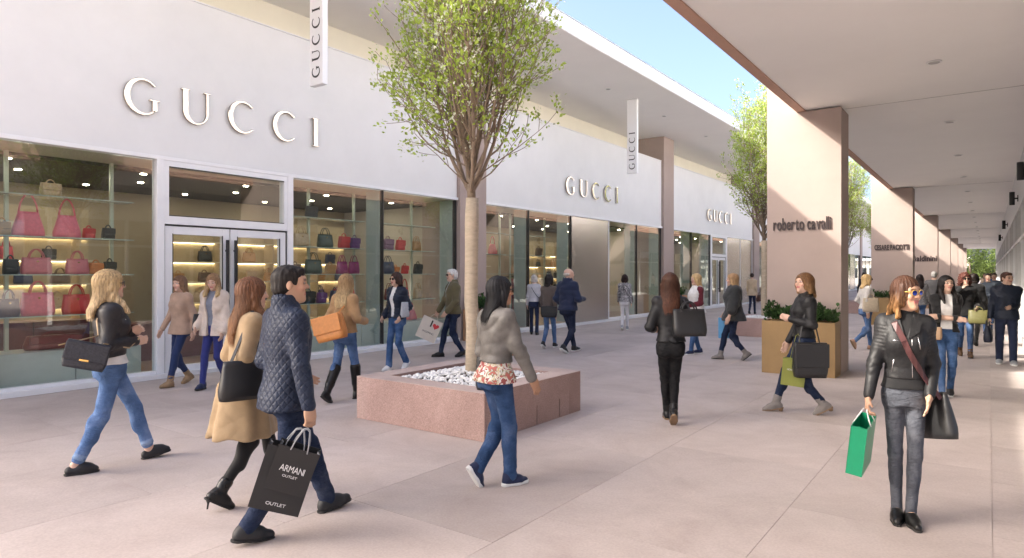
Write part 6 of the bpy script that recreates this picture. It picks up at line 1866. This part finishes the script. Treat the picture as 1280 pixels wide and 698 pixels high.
def paper_bag(loc, rz, w, h, d, mat_, label, tilt=(0, 0), texts=(), rope=None, side_m=None, grip=.10, heart=None):
    """stiff paper carrier, hung from its handles; origin at the middle of the top edge"""
    root = empty('shopping_bag', loc); root.rotation_euler = (R(tilt[0]), R(tilt[1]), R(rz))
    tag(root, label, 'shopping bag', 'paper bags carried by shoppers')
    a, t = w / 2, d / 2
    mb = MB(); k = .985
    mb.v = [(-a*k, -t, -h), (a*k, -t, -h), (a*k, t, -h), (-a*k, t, -h), (-a, -t, 0), (a, -t, 0), (a, t, 0), (-a, t, 0), (-a + .004, -t + .004, 0), (a - .004, -t + .004, 0), (a - .004, t - .004, 0), (-a + .004, t - .004, 0), (-a + .004, -t + .004, -h + .01), (a - .004, -t + .004, -h + .01), (a - .004, t - .004, -h + .01), (-a + .004, t - .004, -h + .01)]
    mb.f = [(0, 1, 5, 4), (2, 3, 7, 6), (0, 3, 2, 1), (4, 5, 9, 8), (5, 6, 10, 9), (6, 7, 11, 10), (7, 4, 8, 11), (8, 9, 13, 12), (9, 10, 14, 13), (10, 11, 15, 14), (11, 8, 12, 15), (12, 13, 14, 15)]
    mb.build('front_and_back', mat_, root)
    # gusset sides with a centre fold pushed in
    for sx in (-1, 1):
        g = MB(); g.v = [(sx*a*k, -t, -h), (sx*a*k, t, -h), (sx*a, t, 0), (sx*a, -t, 0), (sx*(a - d*.22), 0, 0), (sx*(a*k - .002), 0, -h*.8)]
        g.f = [(0, 5, 4, 3), (1, 2, 4, 5), (0, 1, 5)]
        g.build('gusset', side_m or mat_, root)
    for y in (-t, t):
        MB().tube([(x, y * (1 - .8 * s_), grip * s_) for x, s_ in ((-w*.2, -.12), (-w*.17, .3), (-w*.08, .9), (0, 1), (w*.08, .9), (w*.17, .3), (w*.2, -.12))], .004, 5).build('handle', rope or mat_, root, smooth=True)
    for (tx, width, size, z, m_) in texts:
        text_sign(tx, (-width / 2, -t - .0012, z), (R(90), 0, 0), width, size, m_, root, ext=.0006, name='lettering')
    if heart:
        cx, cz, s_, m_ = heart
        pts = []
        for i in range(40):
            u = 2 * math.pi * i / 40
            pts.append((16 * math.sin(u)**3 / 17, (13*math.cos(u) - 5*math.cos(2*u) - 2*math.cos(3*u) - math.cos(4*u)) / 17))
        MB().poly(pts, lambda u, v, dd: (cx + u * s_, dd, cz + v * s_), -t - .0016, -t - .0002).build('heart_print', m_, root)
    return root
M_PBLK = mat('black_paper', (.016, .016, .017), .5, var=.1)
M_PGREY = mat('grey_paper', (.30, .31, .33), .6, var=.05)
M_PGREEN = mat('green_paper', (.01, .27, .13), .35, var=.05)
M_PLIME = mat('lime_paper', (.24, .26, .05), .5, var=.06)
M_PWHITE = mat('white_paper', (.66, .60, .52), .6, var=.06)
M_PRED = mat('red_print', (.55, .03, .04), .5, var=0)
M_PBLUE = mat('blue_paper', (.12, .36, .62), .5, var=.05)
M_PTXT = mat('white_print', (.75, .75, .75), .6, var=0)
P = PEOPLE['navyman']; w_ = P.rg.arm['R'][2] + unit(P.rg.arm['R'][2] - P.rg.arm['R'][1]) * .085
hw = P.W(w_)
paper_bag((hw.x + .06, hw.y - .12, hw.z - .13), 50, .25, .29, .09, M_PBLK, 'small black paper bag with white lettering in front of the man\'s other bag', tilt=(10, 20), texts=[('ARMANI', .15, .06, -.155, M_PTXT), ('OUTLET', .09, .022, -.19, M_PTXT)], rope=M_PGREY, side_m=M_PGREY, grip=.12)
paper_bag((hw.x - .03, hw.y - .10, hw.z - .15), 52, .31, .40, .11, M_PBLK, 'larger black paper bag hanging behind the smaller one', tilt=(4, 18), texts=[('OUTLET', .12, .028, -.36, M_PTXT)], rope=M_PGREY, side_m=M_PGREY, grip=.12)
P = PEOPLE['foreground']; w_ = P.rg.arm['R'][2] + unit(P.rg.arm['R'][2] - P.rg.arm['R'][1]) * .085; hw = P.W(w_)
paper_bag((hw.x - .015, hw.y - .01, hw.z - .085), 86, .28, .345, .10, M_PGREEN, 'glossy green paper bag with white handles held by the woman in the biker jacket', tilt=(8, -10), rope=M_PTXT, grip=.085)
P = PEOPLE['cavalli']; q = P.W((-.12, .10, .66))
paper_bag(q, 12, .26, .32, .09, M_PLIME, 'lime green paper bag with white edge behind the black tote', tilt=(0, 6), texts=[('MICHAEL KORS', .15, .026, -.14, M_PTXT)], side_m=M_PTXT, grip=.3)
P = PEOPLE['oliveman']; w_ = P.rg.arm['R'][2]; hw = P.W(w_ + A(0, .03, -.08))
paper_bag((hw.x - .05, hw.y - .05, hw.z - .09), 40, .42, .44, .16, M_PWHITE, 'white paper bag printed with a red heart held by the white-haired man', tilt=(0, 24), texts=[('I', .03, .2, -.16, M_BLACK), ('SHOPPING', .24, .05, -.30, M_BLACK)], heart=(.10, -.12, .07, M_PRED), grip=.1)
P = PEOPLE['cape']; q = P.W((.20, .12, .80))
paper_bag(q, 20, .26, .40, .10, M_PBLUE, 'light blue carrier bag held by the woman in the cape', grip=.08)

# small worn details of the nearest people
def worn(key, name, m, paths, r=.0028):
    P = PEOPLE[key]; mb = MB()
    for path in paths:
        pts = []
        for (k, x, z) in path:
            pts.append(P.surf(x, z, 1 if k == 'f' else -1, off=.002)[0])
        mb.tube(pts, r, 5)
    o = mb.build(name, m, P.body, smooth=True)
    return o
worn('foreground', 'zip', M_ZIP, [[('f', -.035, z) for z in (1.33, 1.26, 1.19, 1.12, 1.05, 1.02)]], .0035)
worn('foreground', 'zip', M_ZIP, [[('f', .10, 1.27), ('f', .075, 1.275), ('f', .045, 1.27)]], .003)
worn('foreground', 'zip', M_ZIP, [[('f', -.075, 1.30), ('f', -.085, 1.25), ('f', -.09, 1.20)]], .003)
worn('foreground', 'zip', M_ZIP, [[('f', .085, 1.14), ('f', .095, 1.09), ('f', .10, 1.05)]], .003)
P = PEOPLE['foreground']
for sx in (-1, 1):      # lapels
    pts = [P.surf(sx * x, z, 1, off=.006)[0] for x, z in ((.050, 1.43), (.105, 1.395), (.085, 1.33), (.012, 1.285), (.03, 1.36))]
    top_ = [p + A(0, .008, 0) for p in pts]
    mb = MB(); mb.v = [tuple(p) for p in pts] + [tuple(p) for p in top_]; n = 5
    mb.f = [tuple(range(n))[::-1], tuple(range(n, 2*n))] + [(i, (i+1) % n, n + (i+1) % n, n + i) for i in range(n)]
    mb.build('lapel', M_LEATHB, P.body)
for sx in (-1, 1):
    Pc = PEOPLE['cavalli']; c = Pc.rg.H((sx * .082, -.008, -.055))
    MB().tube([c + Pc.rg.Rhd @ A(0, .026 * math.cos(a), .026 * math.sin(a)) for a in np.linspace(0, 2 * math.pi, 19)], .004, 6, cap=False).build('hoop_earring', mat('ivory', (.65, .55, .40), .4, var=0), Pc.body, smooth=True)
# rolled cuffs of the blonde woman
P = PEOPLE['blonde']
for k in 'LR':
    hip, kn, an, Rf = P.rg.leg[k]; e = kn + (an - kn) * .88; u = unit(an - kn)
    MB().tube([e - u*.045, e - u*.043, e + u*.0, e + u*.002], [.044, .051, .051, .044], 16).build('cuff', denim('pale_denim', (.16, .24, .38), .3), P.body, smooth=True)

# belt of the trench coat
P = PEOPLE['trench']
rt = empty('tmp'); ring = [('f', x, 1.06) for x in (-.125, -.09, -.04, .0, .04, .09, .125)] + [('b', x, 1.06) for x in (.125, .09, .04, 0, -.04, -.09, -.125)] + [('f', -.125, 1.06)]
pts = [P.surf(x, z, 1 if k == 'f' else -1, off=.006)[0] for k, x, z in ring]
MB().ribbon([tuple(p) for p in pts], [(0, 0, 1)] * len(pts), .045, .006).build('belt', cloth('tan_trench_belt', (.30, .205, .11)), P.body)
bpy.data.objects.remove(rt)
